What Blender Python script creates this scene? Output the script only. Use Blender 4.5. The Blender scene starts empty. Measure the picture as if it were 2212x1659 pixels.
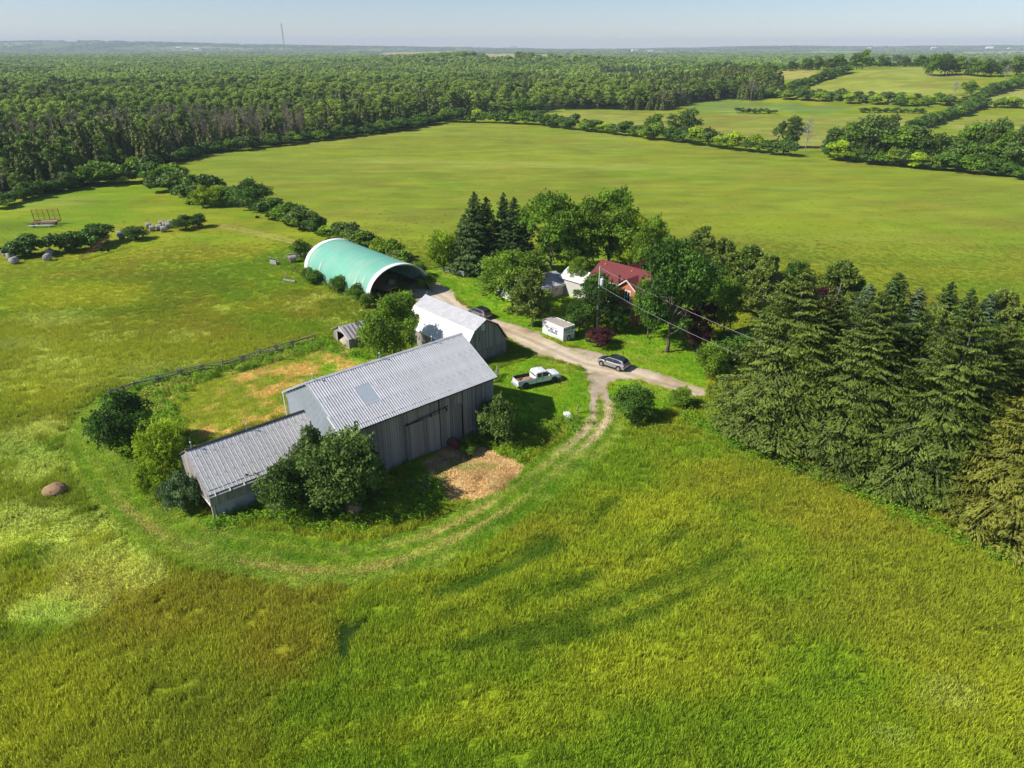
import bpy, math, random
import numpy as np
from mathutils import Matrix, Vector

SC = bpy.context.scene
R = math.radians
rnd = random.Random(7)
npr = np.random.RandomState(11)

# ------------------------------------------------------------------ camera
H = 39.0                       # drone height
F_, CX, CY, HZ = 1475.0, 1106.0, 829.5, 103.5
PITCH = math.atan((CY - HZ) / F_)
cam_d = bpy.data.cameras.new('camera'); cam = bpy.data.objects.new('camera', cam_d)
SC.collection.objects.link(cam); SC.camera = cam
cam.location = (0, 0, H); cam.rotation_euler = (R(90) - PITCH, 0, 0)
cam_d.sensor_width = 36; cam_d.lens = 36 * F_ / 2212.0
cam_d.clip_start = 0.5; cam_d.clip_end = 40000

# ------------------------------------------------------------------ sky, sun, exposure
import time; _T0 = time.time()
SUN_EL, SUN_AZ = R(41), R(256)            # azimuth measured from +Y clockwise
w = bpy.data.worlds.new('World'); SC.world = w; w.use_nodes = True
nt = w.node_tree; bg = nt.nodes['Background']
sky = nt.nodes.new('ShaderNodeTexSky'); sky.sky_type = 'NISHITA'; sky.sun_disc = False
sky.sun_elevation = SUN_EL; sky.sun_rotation = SUN_AZ
sky.air_density = 1.0; sky.dust_density = 0.2; sky.ozone_density = 2.0; sky.altitude = 1200
tint = nt.nodes.new('ShaderNodeMix'); tint.data_type = 'RGBA'; tint.blend_type = 'MULTIPLY'; tint.inputs[0].default_value = 1
tint.inputs[7].default_value = (.95, .96, 1.08, 1); nt.links.new(sky.outputs[0], tint.inputs[6])
nt.links.new(tint.outputs[2], bg.inputs[0]); bg.inputs[1].default_value = 0.082
sl = bpy.data.lights.new('sun', 'SUN'); sun = bpy.data.objects.new('sun', sl)
SC.collection.objects.link(sun)
sl.energy = 4.6; sl.angle = R(0.53); sl.color = (1.0, 0.945, 0.86)
sd = Vector((math.sin(SUN_AZ) * math.cos(SUN_EL), math.cos(SUN_AZ) * math.cos(SUN_EL), math.sin(SUN_EL)))
sun.rotation_euler = sd.to_track_quat('Z', 'Y').to_euler(); sun.location = sd * 200
SC.view_settings.view_transform = 'Standard'; SC.view_settings.look = 'None'
SC.view_settings.exposure = 0.42; SC.view_settings.gamma = 1.0; SC.view_settings.use_curve_mapping = False
SC.cycles.max_bounces = 5; SC.cycles.diffuse_bounces = 2; SC.cycles.transmission_bounces = 3
SC.cycles.transparent_max_bounces = 4; SC.cycles.volume_bounces = 0
SC.cycles.use_adaptive_sampling = True; SC.cycles.adaptive_threshold = 0.02

# ------------------------------------------------------------------ noise in numpy
def _h(ix, iy, s):
    n = (ix * 374761393 + iy * 668265263 + s * 974634777) & 0xffffffff
    n = ((n ^ (n >> 13)) * 1274126177) & 0xffffffff
    return ((n ^ (n >> 16)) & 0xffff) / 65535.0
def vn(x, y, sc, s=0):
    x = np.asarray(x, float) / sc; y = np.asarray(y, float) / sc
    xi = np.floor(x).astype(np.int64); yi = np.floor(y).astype(np.int64)
    fx = x - xi; fy = y - yi; fx = fx * fx * (3 - 2 * fx); fy = fy * fy * (3 - 2 * fy)
    a = _h(xi, yi, s); b = _h(xi + 1, yi, s); c = _h(xi, yi + 1, s); d = _h(xi + 1, yi + 1, s)
    return (a * (1 - fx) + b * fx) * (1 - fy) + (c * (1 - fx) + d * fx) * fy
def fb(x, y, sc, s=0, o=4):
    t = 0; a = 1; n = 0
    for i in range(o):
        t = t + a * vn(x, y, sc / 2 ** i, s + i * 17); n += a; a *= .55
    return t / n
def sst(a, b, x):
    t = np.clip((np.asarray(x, float) - a) / (b - a), 0, 1); return t * t * (3 - 2 * t)
def gau(x, y, cx, cy, sx, sy):
    return np.exp(-((x - cx) / sx) ** 2 - ((y - cy) / sy) ** 2)

# ------------------------------------------------------------------ terrain
def hgt(x, y):
    x = np.asarray(x, float); y = np.asarray(y, float)
    z = 21 * sst(90, 330, x - .1 * (y - 600)) * sst(430, 700, y) * (1 - sst(820, 1250, y))          # field hill on the right
    z = z + 16 * gau(x, y, -60, 1750, 330, 330) + 9 * gau(x, y, -40, 1500, 260, 200)               # brown hill
    z = z + 86 * gau(x, y, -4700, 7600, 1900, 900) + 44 * gau(x, y, -1900, 8200, 2200, 1200)
    z = z + 44 * gau(x, y, 2700, 8800, 1300, 1200) + 52 * gau(x, y, 5200, 8600, 1500, 1200)
    z = z + (fb(x, y, 900, 5, 3) - .5) * 26 * sst(1300, 3500, y)
    z = z + (fb(x, y, 60, 9, 2) - .5) * 1.2 * sst(170, 420, y)
    near = 1 - sst(60, 120, np.hypot(x - 0, y - 75) * .8)
    lb = sst(-22, -34, x) * (1 - sst(58, 66, y)) * sst(20, 34, y)
    z = z + (fb(x, y, 2.6, 21, 2) - .5) * .5 * lb
    return z
def ray(u, v):
    cp, sp = math.cos(PITCH), math.sin(PITCH); yy = (CY - v) / F_
    return (u - CX) / F_, cp + yy * sp, -sp + yy * cp
_TS = 20 * 1.012 ** np.arange(560)
def P(u, v, z=None):
    d = ray(u, v)
    if z is not None:
        t = (z - H) / d[2]; return Vector((d[0] * t, d[1] * t, z))
    ts = _TS; zz = hgt(d[0] * ts, d[1] * ts); k = int(np.argmax(H + d[2] * ts < zz))
    if H + d[2] * ts[k] >= zz[k]: k = len(ts) - 1
    lo, hi = ts[max(k - 1, 0)], ts[k]; q = np.linspace(lo, hi, 24); zz = hgt(d[0] * q, d[1] * q); j = int(np.argmax(H + d[2] * q < zz)) or 23; t = float(q[j])
    return Vector((d[0] * t, d[1] * t, float(hgt(d[0] * t, d[1] * t))))
def proj(x, y, z):
    cp, sp = math.cos(PITCH), math.sin(PITCH); z = z - H
    f = y * cp - z * sp; up = y * sp + z * cp
    return CX + F_ * x / f, CY - F_ * up / f
def h_at(p, vtop):
    lo, hi = 0.0, 60.0
    for _ in range(30):
        m = (lo + hi) / 2
        if proj(p.x, p.y, p.z + m)[1] > vtop: lo = m
        else: hi = m
    return lo
def mpp(p):                     # pixels of the 2212 wide picture per metre at p
    cp, sp = math.cos(PITCH), math.sin(PITCH)
    return F_ / (p.y * cp - (p.z - H) * sp)

# ------------------------------------------------------------------ object helpers
COL = SC.collection
def tag(o, label=None, cat=None, group=None, kind=None):
    if label: o['label'] = label
    if cat: o['category'] = cat
    if group: o['group'] = group
    if kind: o['kind'] = kind
    return o
def empty(name, loc, rz=0, label=None, cat=None, group=None):
    o = bpy.data.objects.new(name, None); COL.objects.link(o); o.location = loc; o.rotation_euler = (0, 0, rz)
    o.empty_display_size = .3
    return tag(o, label, cat, group)
def link(name, me, parent=None, m=None, loc=None):
    o = bpy.data.objects.new(name, me); COL.objects.link(o)
    if parent: o.parent = parent
    if m is not None: o.matrix_local = m
    if loc is not None: o.location = loc
    return o
def copy_tree(o, parent=None):
    c = o.copy(); COL.objects.link(c); c.parent = parent
    for ch in o.children: copy_tree(ch, c)
    return c
class MB:
    def __init__(s): s.v = []; s.f = []; s.mi = []; s.m = 0
    def add(s, vs, fs, M=None):
        b = len(s.v)
        if M is not None: vs = [tuple(M @ Vector(v)) for v in vs]
        s.v += [tuple(v) for v in vs]; s.f += [tuple(b + i for i in f) for f in fs]; s.mi += [s.m] * len(fs); return s
    def box(s, x0, y0, z0, x1, y1, z1, M=None):
        return s.add([(x0, y0, z0), (x1, y0, z0), (x1, y1, z0), (x0, y1, z0), (x0, y0, z1), (x1, y0, z1), (x1, y1, z1), (x0, y1, z1)],
                     [(0, 3, 2, 1), (4, 5, 6, 7), (0, 1, 5, 4), (1, 2, 6, 5), (2, 3, 7, 6), (3, 0, 4, 7)], M)
    def tube(s, a, b, r0, r1=None, n=6, caps=True):
        a = Vector(a); b = Vector(b); r1 = r0 if r1 is None else r1
        d = b - a
        if d.length < 1e-6: return s
        q = d.to_track_quat('Z', 'Y').to_matrix(); vs = []
        for c, r in ((a, r0), (b, r1)):
            for i in range(n):
                t = 2 * math.pi * i / n; vs.append(tuple(c + q @ Vector((r * math.cos(t), r * math.sin(t), 0))))
        fs = [(i, (i + 1) % n, n + (i + 1) % n, n + i) for i in range(n)]
        if caps: fs += [tuple(range(n - 1, -1, -1)), tuple(range(n, 2 * n))]
        return s.add(vs, fs)
    def path(s, pts, r0, r1=None, n=5):
        r1 = r0 if r1 is None else r1; k = len(pts) - 1
        for i in range(k): s.tube(pts[i], pts[i + 1], r0 + (r1 - r0) * i / k, r0 + (r1 - r0) * (i + 1) / k, n)
        return s
    def poly(s, pts, z0, z1, M=None):           # prism of an xy outline
        n = len(pts)
        return s.add([(x, y, z0) for x, y in pts] + [(x, y, z1) for x, y in pts],
                     [tuple(range(n - 1, -1, -1)), tuple(range(n, 2 * n))] + [(i, (i + 1) % n, n + (i + 1) % n, n + i) for i in range(n)], M)
    def loft(s, secs, caps=True, M=None):
        n = len(secs[0]); vs = [p for sec in secs for p in sec]; fs = []
        for k in range(len(secs) - 1):
            for i in range(n):
                j = (i + 1) % n; fs.append((k * n + i, k * n + j, (k + 1) * n + j, (k + 1) * n + i))
        if caps: fs += [tuple(range(n - 1, -1, -1)), tuple(range((len(secs) - 1) * n, len(secs) * n))]
        return s.add(vs, fs, M)
    def mesh(s, name, mats, smooth=False):
        me = bpy.data.meshes.new(name); me.from_pydata(s.v, [], s.f)
        mats = mats if isinstance(mats, (list, tuple)) else [mats]
        for m in mats: me.materials.append(m)
        if len(mats) > 1: me.polygons.foreach_set('material_index', s.mi)
        if smooth: me.polygons.foreach_set('use_smooth', [True] * len(me.polygons))
        me.update(); return me
    def obj(s, name, mats, parent=None, loc=None, smooth=False, M=None):
        return link(name, s.mesh(name, mats, smooth), parent, M, loc)
def mesh_np(name, V, Fq, mat, attrs=None, smooth=False):
    me = bpy.data.meshes.new(name); k = Fq.shape[1]
    me.vertices.add(len(V)); me.vertices.foreach_set('co', np.ascontiguousarray(V, dtype=np.float32).ravel())
    me.loops.add(Fq.size); me.loops.foreach_set('vertex_index', np.ascontiguousarray(Fq, dtype=np.int32).ravel())
    me.polygons.add(len(Fq)); me.polygons.foreach_set('loop_start', np.arange(0, Fq.size, k, dtype=np.int32))
    if smooth: me.polygons.foreach_set('use_smooth', np.ones(len(Fq), bool))
    me.update(calc_edges=True)
    for nme, (ty, arr) in (attrs or {}).items():
        a = me.attributes.new(nme, ty, 'POINT')
        a.data.foreach_set('color' if ty == 'FLOAT_COLOR' else 'value', np.ascontiguousarray(arr, dtype=np.float32).ravel())
    if mat: me.materials.append(mat)
    return me

# ------------------------------------------------------------------ materials
def nmat(name, col, rough=.8, metal=0, var=.15, scale=3.0, col2=None, c2at=(.5, .7), scale2=1.0, bump=0, bscale=20, objvar=0, spec=.3, stretch=None, trans=0, sheen=0):
    m = bpy.data.materials.new(name); m.use_nodes = True; n = m.node_tree; N = n.nodes; L = n.links
    b = N['Principled BSDF']; b.inputs['Roughness'].default_value = rough; b.inputs['Metallic'].default_value = metal
    b.inputs['Specular IOR Level'].default_value = spec
    tc = N.new('ShaderNodeTexCoord'); src = tc.outputs['Object']
    if stretch:
        mp = N.new('ShaderNodeMapping'); mp.inputs['Scale'].default_value = stretch; L.new(src, mp.inputs[0]); src = mp.outputs[0]
    no = N.new('ShaderNodeTexNoise'); no.inputs['Scale'].default_value = scale; no.inputs['Detail'].default_value = 5; no.inputs['Roughness'].default_value = .65
    L.new(src, no.inputs['Vector'])
    mr = N.new('ShaderNodeMapRange'); mr.inputs[1].default_value = .25; mr.inputs[2].default_value = .75
    mr.inputs[3].default_value = 1 - var; mr.inputs[4].default_value = 1 + var; L.new(no.outputs[0], mr.inputs[0])
    base = N.new('ShaderNodeRGB'); base.outputs[0].default_value = (*col, 1); cur = base.outputs[0]
    if col2:
        n2 = N.new('ShaderNodeTexNoise'); n2.inputs['Scale'].default_value = scale2; n2.inputs['Detail'].default_value = 6; L.new(src, n2.inputs['Vector'])
        r2 = N.new('ShaderNodeMapRange'); r2.inputs[1].default_value = c2at[0]; r2.inputs[2].default_value = c2at[1]; L.new(n2.outputs[0], r2.inputs[0])
        mx = N.new('ShaderNodeMix'); mx.data_type = 'RGBA'; L.new(r2.outputs[0], mx.inputs[0]); L.new(cur, mx.inputs[6]); mx.inputs[7].default_value = (*col2, 1); cur = mx.outputs[2]
    k = mr.outputs[0]
    if objvar:
        oi = N.new('ShaderNodeObjectInfo'); m2 = N.new('ShaderNodeMapRange'); m2.inputs[3].default_value = 1 - objvar; m2.inputs[4].default_value = 1 + objvar
        L.new(oi.outputs['Random'], m2.inputs[0]); mu = N.new('ShaderNodeMath'); mu.operation = 'MULTIPLY'; L.new(k, mu.inputs[0]); L.new(m2.outputs[0], mu.inputs[1]); k = mu.outputs[0]
    vm = N.new('ShaderNodeVectorMath'); vm.operation = 'SCALE'; L.new(cur, vm.inputs[0]); L.new(k, vm.inputs['Scale'])
    L.new(vm.outputs[0], b.inputs['Base Color'])
    if bump:
        bn = N.new('ShaderNodeTexNoise'); bn.inputs['Scale'].default_value = bscale; bn.inputs['Detail'].default_value = 4; L.new(src, bn.inputs['Vector'])
        bu = N.new('ShaderNodeBump'); bu.inputs['Strength'].default_value = bump; bu.inputs['Distance'].default_value = .05
        L.new(bn.outputs[0], bu.inputs['Height']); L.new(bu.outputs[0], b.inputs['Normal'])
    return m
def leafmat(name, col, col2,  trans=.35, var=.35, attr=None, hue=.0, rough=.55, up=0, patch=0):
    m = bpy.data.materials.new(name); m.use_nodes = True; n = m.node_tree; N = n.nodes; L = n.links
    b = N['Principled BSDF']; b.inputs['Roughness'].default_value = rough; b.inputs['Specular IOR Level'].default_value = .2
    at = N.new('ShaderNodeAttribute'); at.attribute_name = 'tint'
    oi = N.new('ShaderNodeObjectInfo')
    if attr:
        ic = N.new('ShaderNodeAttribute'); ic.attribute_type = 'INSTANCER'; ic.attribute_name = attr; cur = ic.outputs['Color']
    else:
        mx = N.new('ShaderNodeMix'); mx.data_type = 'RGBA'; mx.inputs[6].default_value = (*col, 1); mx.inputs[7].default_value = (*col2, 1)
        ad = N.new('ShaderNodeMath'); ad.operation = 'MULTIPLY_ADD'; L.new(oi.outputs['Random'], ad.inputs[0]); ad.inputs[1].default_value = .8
        m5 = N.new('ShaderNodeMath'); m5.operation = 'MULTIPLY_ADD'; L.new(at.outputs['Fac'], m5.inputs[0]); m5.inputs[1].default_value = .6; m5.inputs[2].default_value = -.2
        L.new(m5.outputs[0], ad.inputs[2]); ad.use_clamp = True
        if patch:
            ad.inputs[1].default_value = .5; ic = N.new('ShaderNodeAttribute'); ic.attribute_type = 'INSTANCER'; ic.attribute_name = 'gcol'
            m6 = N.new('ShaderNodeMath'); m6.operation = 'MULTIPLY_ADD'; L.new(ic.outputs['Fac'], m6.inputs[0]); m6.inputs[1].default_value = .9; L.new(m5.outputs[0], m6.inputs[2]); L.new(m6.outputs[0], ad.inputs[2])
        L.new(ad.outputs[0], mx.inputs[0]); cur = mx.outputs[2]
    mr = N.new('ShaderNodeMapRange'); mr.inputs[3].default_value = 1 - var; mr.inputs[4].default_value = 1 + var; L.new(at.outputs['Fac'], mr.inputs[0])
    vm = N.new('ShaderNodeVectorMath'); vm.operation = 'SCALE'; L.new(cur, vm.inputs[0]); L.new(mr.outputs[0], vm.inputs['Scale'])
    L.new(vm.outputs[0], b.inputs['Base Color'])
    if up:
        ge = N.new('ShaderNodeNewGeometry'); mv = N.new('ShaderNodeMix'); mv.data_type = 'VECTOR'; mv.inputs[0].default_value = up; L.new(ge.outputs['Normal'], mv.inputs[4]); mv.inputs[5].default_value = (0, 0, 1)
        nv = N.new('ShaderNodeVectorMath'); nv.operation = 'NORMALIZE'; L.new(mv.outputs[1], nv.inputs[0]); L.new(nv.outputs[0], b.inputs['Normal'])
    tr = N.new('ShaderNodeBsdfTranslucent'); L.new(vm.outputs[0], tr.inputs[0])
    ms = N.new('ShaderNodeMixShader'); ms.inputs[0].default_value = trans; L.new(b.outputs[0], ms.inputs[1]); L.new(tr.outputs[0], ms.inputs[2])
    L.new(ms.outputs[0], N['Material Output'].inputs['Surface'])
    return m

M_wood = nmat('weathered_grey_wood', (.27, .255, .235), .9, var=.45, scale=2.2, col2=(.09, .083, .075), scale2=.8, objvar=.28, stretch=(6, 6, .35))
M_wood_w = nmat('pale_weathered_wood', (.34, .31, .28), .9, var=.35, scale=2.2, col2=(.17, .15, .13), scale2=.8, objvar=.3, stretch=(6, 6, .35))
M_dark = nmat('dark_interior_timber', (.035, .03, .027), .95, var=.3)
M_barnroof = nmat('galvanised_barn_roof', (.56, .56, .57), .55, 0.0, var=.14, scale=1.6, col2=(.36, .355, .36), c2at=(.5, .72), scale2=.7, objvar=.05, spec=.35)
M_annroof = nmat('old_galvanised_roof', (.50, .49, .48), .65, 0.0, var=.14, scale=2.5, col2=(.25, .23, .21), c2at=(.54, .66), scale2=1.9, objvar=.06, spec=.3)
M_galv = nmat('blue_grey_steel_siding', (.36, .40, .43), .5, 0.1, var=.06, scale=1.5, objvar=.03, spec=.3)
M_skyl = nmat('translucent_roof_sheet', (.44, .49, .53), .4, 0, var=.05, spec=.5)
M_white = nmat('white_painted_trim', (.72, .72, .70), .6, var=.06)
M_whroof = nmat('white_painted_roof', (.82, .81, .76), .6, var=.03, scale=.6, objvar=.02)
M_shroof = nmat('pale_grey_metal_shingle', (.50, .50, .51), .6, var=.12, scale=1.6, col2=(.38, .38, .39), c2at=(.5, .75), scale2=.9, objvar=.07)
M_conc = nmat('old_concrete', (.33, .34, .34), .9, var=.2, scale=1.2, col2=(.2, .2, .19), scale2=.8)
M_green = nmat('green_cover_fabric', (.165, .43, .32), .7, var=.08, scale=.4, col2=(.26, .44, .33), c2at=(.45, .75), scale2=.22, spec=.3)
M_greenp = nmat('worn_pale_fabric', (.42, .52, .42), .7, var=.15, scale=1.2)
M_fabw = nmat('white_cover_fabric', (.80, .80, .79), .6, var=.03)
M_inner = nmat('inner_fabric', (.30, .34, .32), .8, var=.1)
M_steel = nmat('galvanised_steel', (.45, .46, .47), .5, .3, var=.1)
M_rust = nmat('rusty_steel', (.17, .055, .03), .85, var=.35, scale=5, col2=(.09, .035, .025), scale2=4)
M_brick = nmat('orange_red_brick', (.50, .17, .075), .85, var=.14, scale=6)
M_mroof = nmat('maroon_shingle', (.165, .038, .037), .85, var=.12, scale=4)
M_glass = nmat('dark_window_glass', (.03, .035, .04), .12, var=.05, spec=.6)
M_siding = nmat('cream_siding', (.58, .57, .52), .7, var=.05)
M_pipe = nmat('dark_brown_metal', (.05, .035, .03), .6, var=.1)
M_hay = nmat('old_hay', (.38, .24, .13), .95, var=.35, scale=9, col2=(.22, .13, .07), scale2=6, bump=.6, bscale=30)
M_haylight = nmat('pale_hay', (.48, .40, .29), .95, var=.3, scale=9, col2=(.33, .27, .20), scale2=6, bump=.5, bscale=30)
M_bale = nmat('weathered_bale_wrap', (.38, .355, .33), .85, var=.2, scale=3, col2=(.25, .23, .2), scale2=3)
M_stone = nmat('field_stone', (.36, .34, .31), .9, var=.25, scale=3, objvar=.2)
M_bark = nmat('brown_bark', (.13, .105, .085), .95, var=.3, scale=5)
M_barkg = nmat('grey_bark', (.30, .275, .25), .95, var=.25, scale=5)
M_pole = nmat('silvered_pole_wood', (.40, .37, .33), .9, var=.2, scale=3, stretch=(5, 5, .5))
M_tire = nmat('black_rubber', (.02, .02, .02), .8, var=.1)
M_rim = nmat('alloy_rim', (.45, .45, .46), .35, .6, var=.05)
M_silver = nmat('silver_paint', (.36, .365, .37), .3, .5, var=.02, spec=.5)
M_taupe = nmat('taupe_grey_paint', (.23, .21, .205), .28, .35, var=.02, spec=.5)
M_wpaint = nmat('white_vehicle_paint', (.74, .76, .76), .3, 0, var=.02, spec=.5)
M_black = nmat('black_gloss', (.018, .02, .026), .2, 0, var=.05, spec=.6)
M_bplast = nmat('black_plastic', (.03, .03, .032), .7, var=.1)
M_red = nmat('red_lamp', (.35, .02, .02), .3, var=.05)
M_lamp = nmat('clear_lamp', (.6, .6, .6), .2, var=.05)
M_wire = nmat('pale_wire', (.30, .29, .28), .6, var=.05)
M_pool = nmat('pool_wall_white', (.65, .68, .72), .5, var=.05)
M_pblue = nmat('blue_pool_liner', (.02, .14, .50), .4, var=.08)
M_water = nmat('pool_water', (.03, .22, .55), .08, var=.05, spec=.6)
M_ink = nmat('navy_lettering', (.03, .045, .11), .7, var=.05)
M_inkf = nmat('faded_grey_lettering', (.45, .48, .52), .7, var=.05)
M_contw = nmat('white_container_paint', (.76, .77, .78), .5, var=.03, scale=1)
M_contg = nmat('pale_grey_container_band', (.64, .66, .69), .5, var=.03, scale=1)
M_contr = nmat('dusty_container_top', (.43, .38, .32), .9, var=.12, scale=3, col2=(.33, .30, .27), scale2=2)
HAZE = 0.00011
# ------------------------------------------------------------------ ground zones (outlines as places on the ground)
def S(r, g, b):
    return np.array([((c / 255) / 12.92 if c / 255 <= .04045 else ((c / 255 + .055) / 1.055) ** 2.4) for c in (r, g, b)])
def G(pts): return [tuple(P(u, v)[:2]) for u, v in pts]
def inside(x, y, poly):
    x = np.asarray(x); r = np.zeros(x.shape, bool); n = len(poly); j = n - 1
    for i in range(n):
        xi, yi = poly[i]; xj, yj = poly[j]
        if yi != yj: r ^= ((yi > y) != (yj > y)) & (x < (xj - xi) * (y - yi) / (yj - yi) + xi)
        j = i
    return r
def dline(x, y, pts):
    d = np.full(np.shape(x), 1e9)
    for (ax, ay), (bx, by) in zip(pts[:-1], pts[1:]):
        dx, dy = bx - ax, by - ay; t = np.clip(((x - ax) * dx + (y - ay) * dy) / (dx * dx + dy * dy + 1e-9), 0, 1)
        d = np.minimum(d, np.hypot(x - ax - t * dx, y - ay - t * dy))
    return d
def sline(x, y, pts):            # distance, signed by side
    d = np.full(np.shape(x), 1e9); sg = np.zeros(np.shape(x))
    for (ax, ay), (bx, by) in zip(pts[:-1], pts[1:]):
        dx, dy = bx - ax, by - ay; t = np.clip(((x - ax) * dx + (y - ay) * dy) / (dx * dx + dy * dy + 1e-9), 0, 1)
        q = np.hypot(x - ax - t * dx, y - ay - t * dy); s = np.sign(dx * (y - ay) - dy * (x - ax)); m = q < d
        d = np.where(m, q, d); sg = np.where(m, s, sg)
    return d * sg
def smooth(pts, n=6):
    out = []; k = len(pts)
    for i in range(k - 1):
        p0, p1, p2, p3 = [np.array(pts[min(max(i + j, 0), k - 1)]) for j in (-1, 0, 1, 2)]
        for a in range(n):
            t = a / n; out.append(tuple(.5 * ((2 * p1) + (-p0 + p2) * t + (2 * p0 - 5 * p1 + 4 * p2 - p3) * t * t + (-p0 + 3 * p1 - 3 * p2 + p3) * t ** 3)))
    return out + [tuple(pts[-1])]
Z_DRIVE = G([(880, 618), (905, 606), (940, 610), (962, 620), (980, 631), (994, 655), (1038, 680), (1076, 692), (1114, 703), (1161, 717), (1170, 727), (1222, 750), (1259, 755), (1306, 764.5), (1340, 778),
             (1367, 792), (1400, 798), (1440, 811), (1490, 830), (1520, 838), (1528, 858), (1497, 857), (1470, 849), (1440, 839), (1390, 825), (1362, 818), (1334, 821), (1312, 834), (1315, 851), (1318, 868), (1303, 868),
             (1299, 852), (1292, 848), (1290, 864), (1288, 885), (1274, 885), (1273, 864), (1271, 830), (1259, 804), (1231, 786), (1179, 773), (1158, 767), (1128, 748), (1100, 733), (1060, 722), (1010, 700), (960, 665), (930, 655), (890, 652)])
Z_STRAW = G([(902, 1002), (940, 980), (984, 962), (1031, 958), (1062, 973), (1098, 994), (1121, 1004), (1126, 1030), (1085, 1056), (1046, 1075), (989, 1088), (966, 1092), (942, 1041)])
Z_YARD = G([(258, 868), (330, 836), (450, 808), (560, 775), (662, 748), (740, 752), (800, 766), (850, 790), (760, 810), (650, 835), (625, 895), (510, 930), (395, 980), (330, 935), (262, 905)])
Z_LAWN = [G([(1060, 800), (1158, 771), (1231, 788), (1258, 806), (1269, 832), (1271, 862), (1268, 900), (1190, 905), (1080, 930), (1050, 880)]),
          G([(915, 585), (1000, 570), (1300, 545), (1520, 700), (1530, 850), (1440, 811), (1300, 768), (1170, 727), (1110, 703), (1038, 680), (985, 640)]),
          G([(1318, 835), (1345, 815), (1440, 838), (1500, 856), (1480, 885), (1400, 890), (1325, 860)])]
L_RING = smooth(G([(1300, 862), (1300, 900), (1282, 938), (1235, 985), (1180, 1030), (1120, 1072), (1060, 1115), (960, 1168), (860, 1200), (740, 1217), (620, 1207), (500, 1185), (410, 1160), (330, 1120), (280, 1080), (240, 1030), (205, 985), (195, 945), (215, 900), (240, 875)]))
L_RUTL = smooth(G([(1282, 878), (1279, 905), (1262, 932), (1215, 975), (1160, 1018), (1100, 1060), (1040, 1100), (940, 1150), (840, 1180)]))
L_RUTR = smooth(G([(1311, 862), (1314, 890), (1300, 925), (1258, 970), (1200, 1020), (1140, 1068), (1080, 1110), (980, 1165), (860, 1212), (740, 1235), (600, 1225), (470, 1205), (370, 1170), (290, 1115), (240, 1065)]))
L_F1 = smooth(G([(1645, 1190), (1560, 1240), (1450, 1300), (1330, 1350), (1230, 1375), (1120, 1400)]))
L_F2 = smooth(G([(1600, 1180), (1510, 1228), (1400, 1270), (1280, 1318), (1150, 1360), (1000, 1400)]))
L_F3 = smooth(G([(1250, 1110), (1180, 1170), (1080, 1230), (960, 1290)]))
L_F4 = smooth(G([(1330, 1080), (1240, 1150), (1130, 1215), (1000, 1265), (860, 1300)]))
L_F5 = smooth(G([(1500, 1130), (1400, 1190), (1270, 1250), (1120, 1300), (960, 1330)]))
SIDE = 1
L_LANE = smooth(G([(480, 488), (540, 500), (600, 514), (650, 527), (700, 545)]))
L_SWATH = smooth(G([(120, 1000), (165, 960), (195, 915), (170, 1000), (150, 1060), (185, 1100)]), 3)
FIELDS = [(S(132, 142, 48), G([(370, 352), (450, 331), (560, 318), (700, 300), (820, 286), (950, 265), (1140, 268), (1270, 285), (1400, 300), (1600, 325), (1720, 337), (1900, 355), (2212, 386), (2700, 440), (2700, 760), (1500, 640), (900, 590), (600, 470), (500, 430)])),
          (S(144, 148, 60), G([(1150, 247), (1200, 238), (1440, 242), (1580, 247), (1700, 252), (1900, 248), (2050, 262), (1960, 300), (1800, 330), (1560, 310), (1440, 295), (1300, 272)])),
          (S(112, 138, 60), G([(1480, 228), (1560, 216), (1650, 222), (1740, 226), (1850, 232), (1800, 246), (1640, 244), (1480, 240)])),
          (S(144, 150, 62), G([(2040, 270), (2110, 250), (2400, 255), (2500, 300), (2100, 292)])),
          (S(148, 156, 62), G([(1650, 214), (1760, 182), (1850, 152), (1990, 145), (2110, 163), (2100, 186), (2060, 215), (1900, 214), (1750, 212)])),
          (S(150, 152, 66), G([(2120, 190), (2300, 165), (2600, 170), (2600, 235), (2100, 226)])),
          (S(172, 160, 84), G([(1285, 178), (1420, 163), (1560, 160), (1660, 155), (1770, 148), (1760, 165), (1700, 176), (1600, 172), (1480, 168)])),
          (S(178, 160, 96), G([(770, 131), (830, 113), (975, 110.5), (990, 121), (900, 130)])),
          (S(180, 172, 96), G([(985, 123), (1060, 116), (1210, 119), (1215, 124), (1080, 128)])),
          (S(120, 165, 90), G([(1155, 128), (1200, 124), (1250, 128), (1230, 134)])),
          (S(176, 166, 90), G([(560, 105), (680, 105.5), (690, 107), (570, 107)])),
          (S(176, 166, 110), G([(325, 112), (430, 109), (470, 112), (340, 116)])),
          (S(178, 168, 96), G([(1160, 140), (1240, 135), (1260, 139), (1180, 144)])),
          (S(170, 170, 90), G([(2050, 112), (2212, 110), (2300, 116), (2100, 118)])),
          (S(150, 175, 95), G([(1690, 113), (1860, 110), (1880, 114), (1700, 118)])),
          (S(180, 172, 110), G([(1400, 112), (1560, 110), (1580, 113), (1420, 116)]))]
Z_FOREST = G([(-900, 470), (-400, 440), (0, 432), (60, 425), (130, 412), (215, 392), (300, 372), (372, 350), (450, 330), (560, 317), (700, 299), (820, 284), (950, 262), (1000, 254), (1130, 248), (1200, 236), (1440, 240), (1480, 226), (1560, 214), (1640, 218), (1700, 196), (1660, 172), (1560, 165), (1440, 168), (1300, 182), (1290, 158), (1280, 145), (1240, 139), (1000, 135), (770, 134), (720, 118), (680, 112), (0, 106), (-700, 106), (-1800, 118)])
c_green = S(114, 142, 26); c_olive = S(136, 142, 36); c_yel = S(156, 162, 36); c_brn = S(142, 130, 40); c_pale = S(176, 188, 98); c_dk = S(70, 105, 22)
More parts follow.
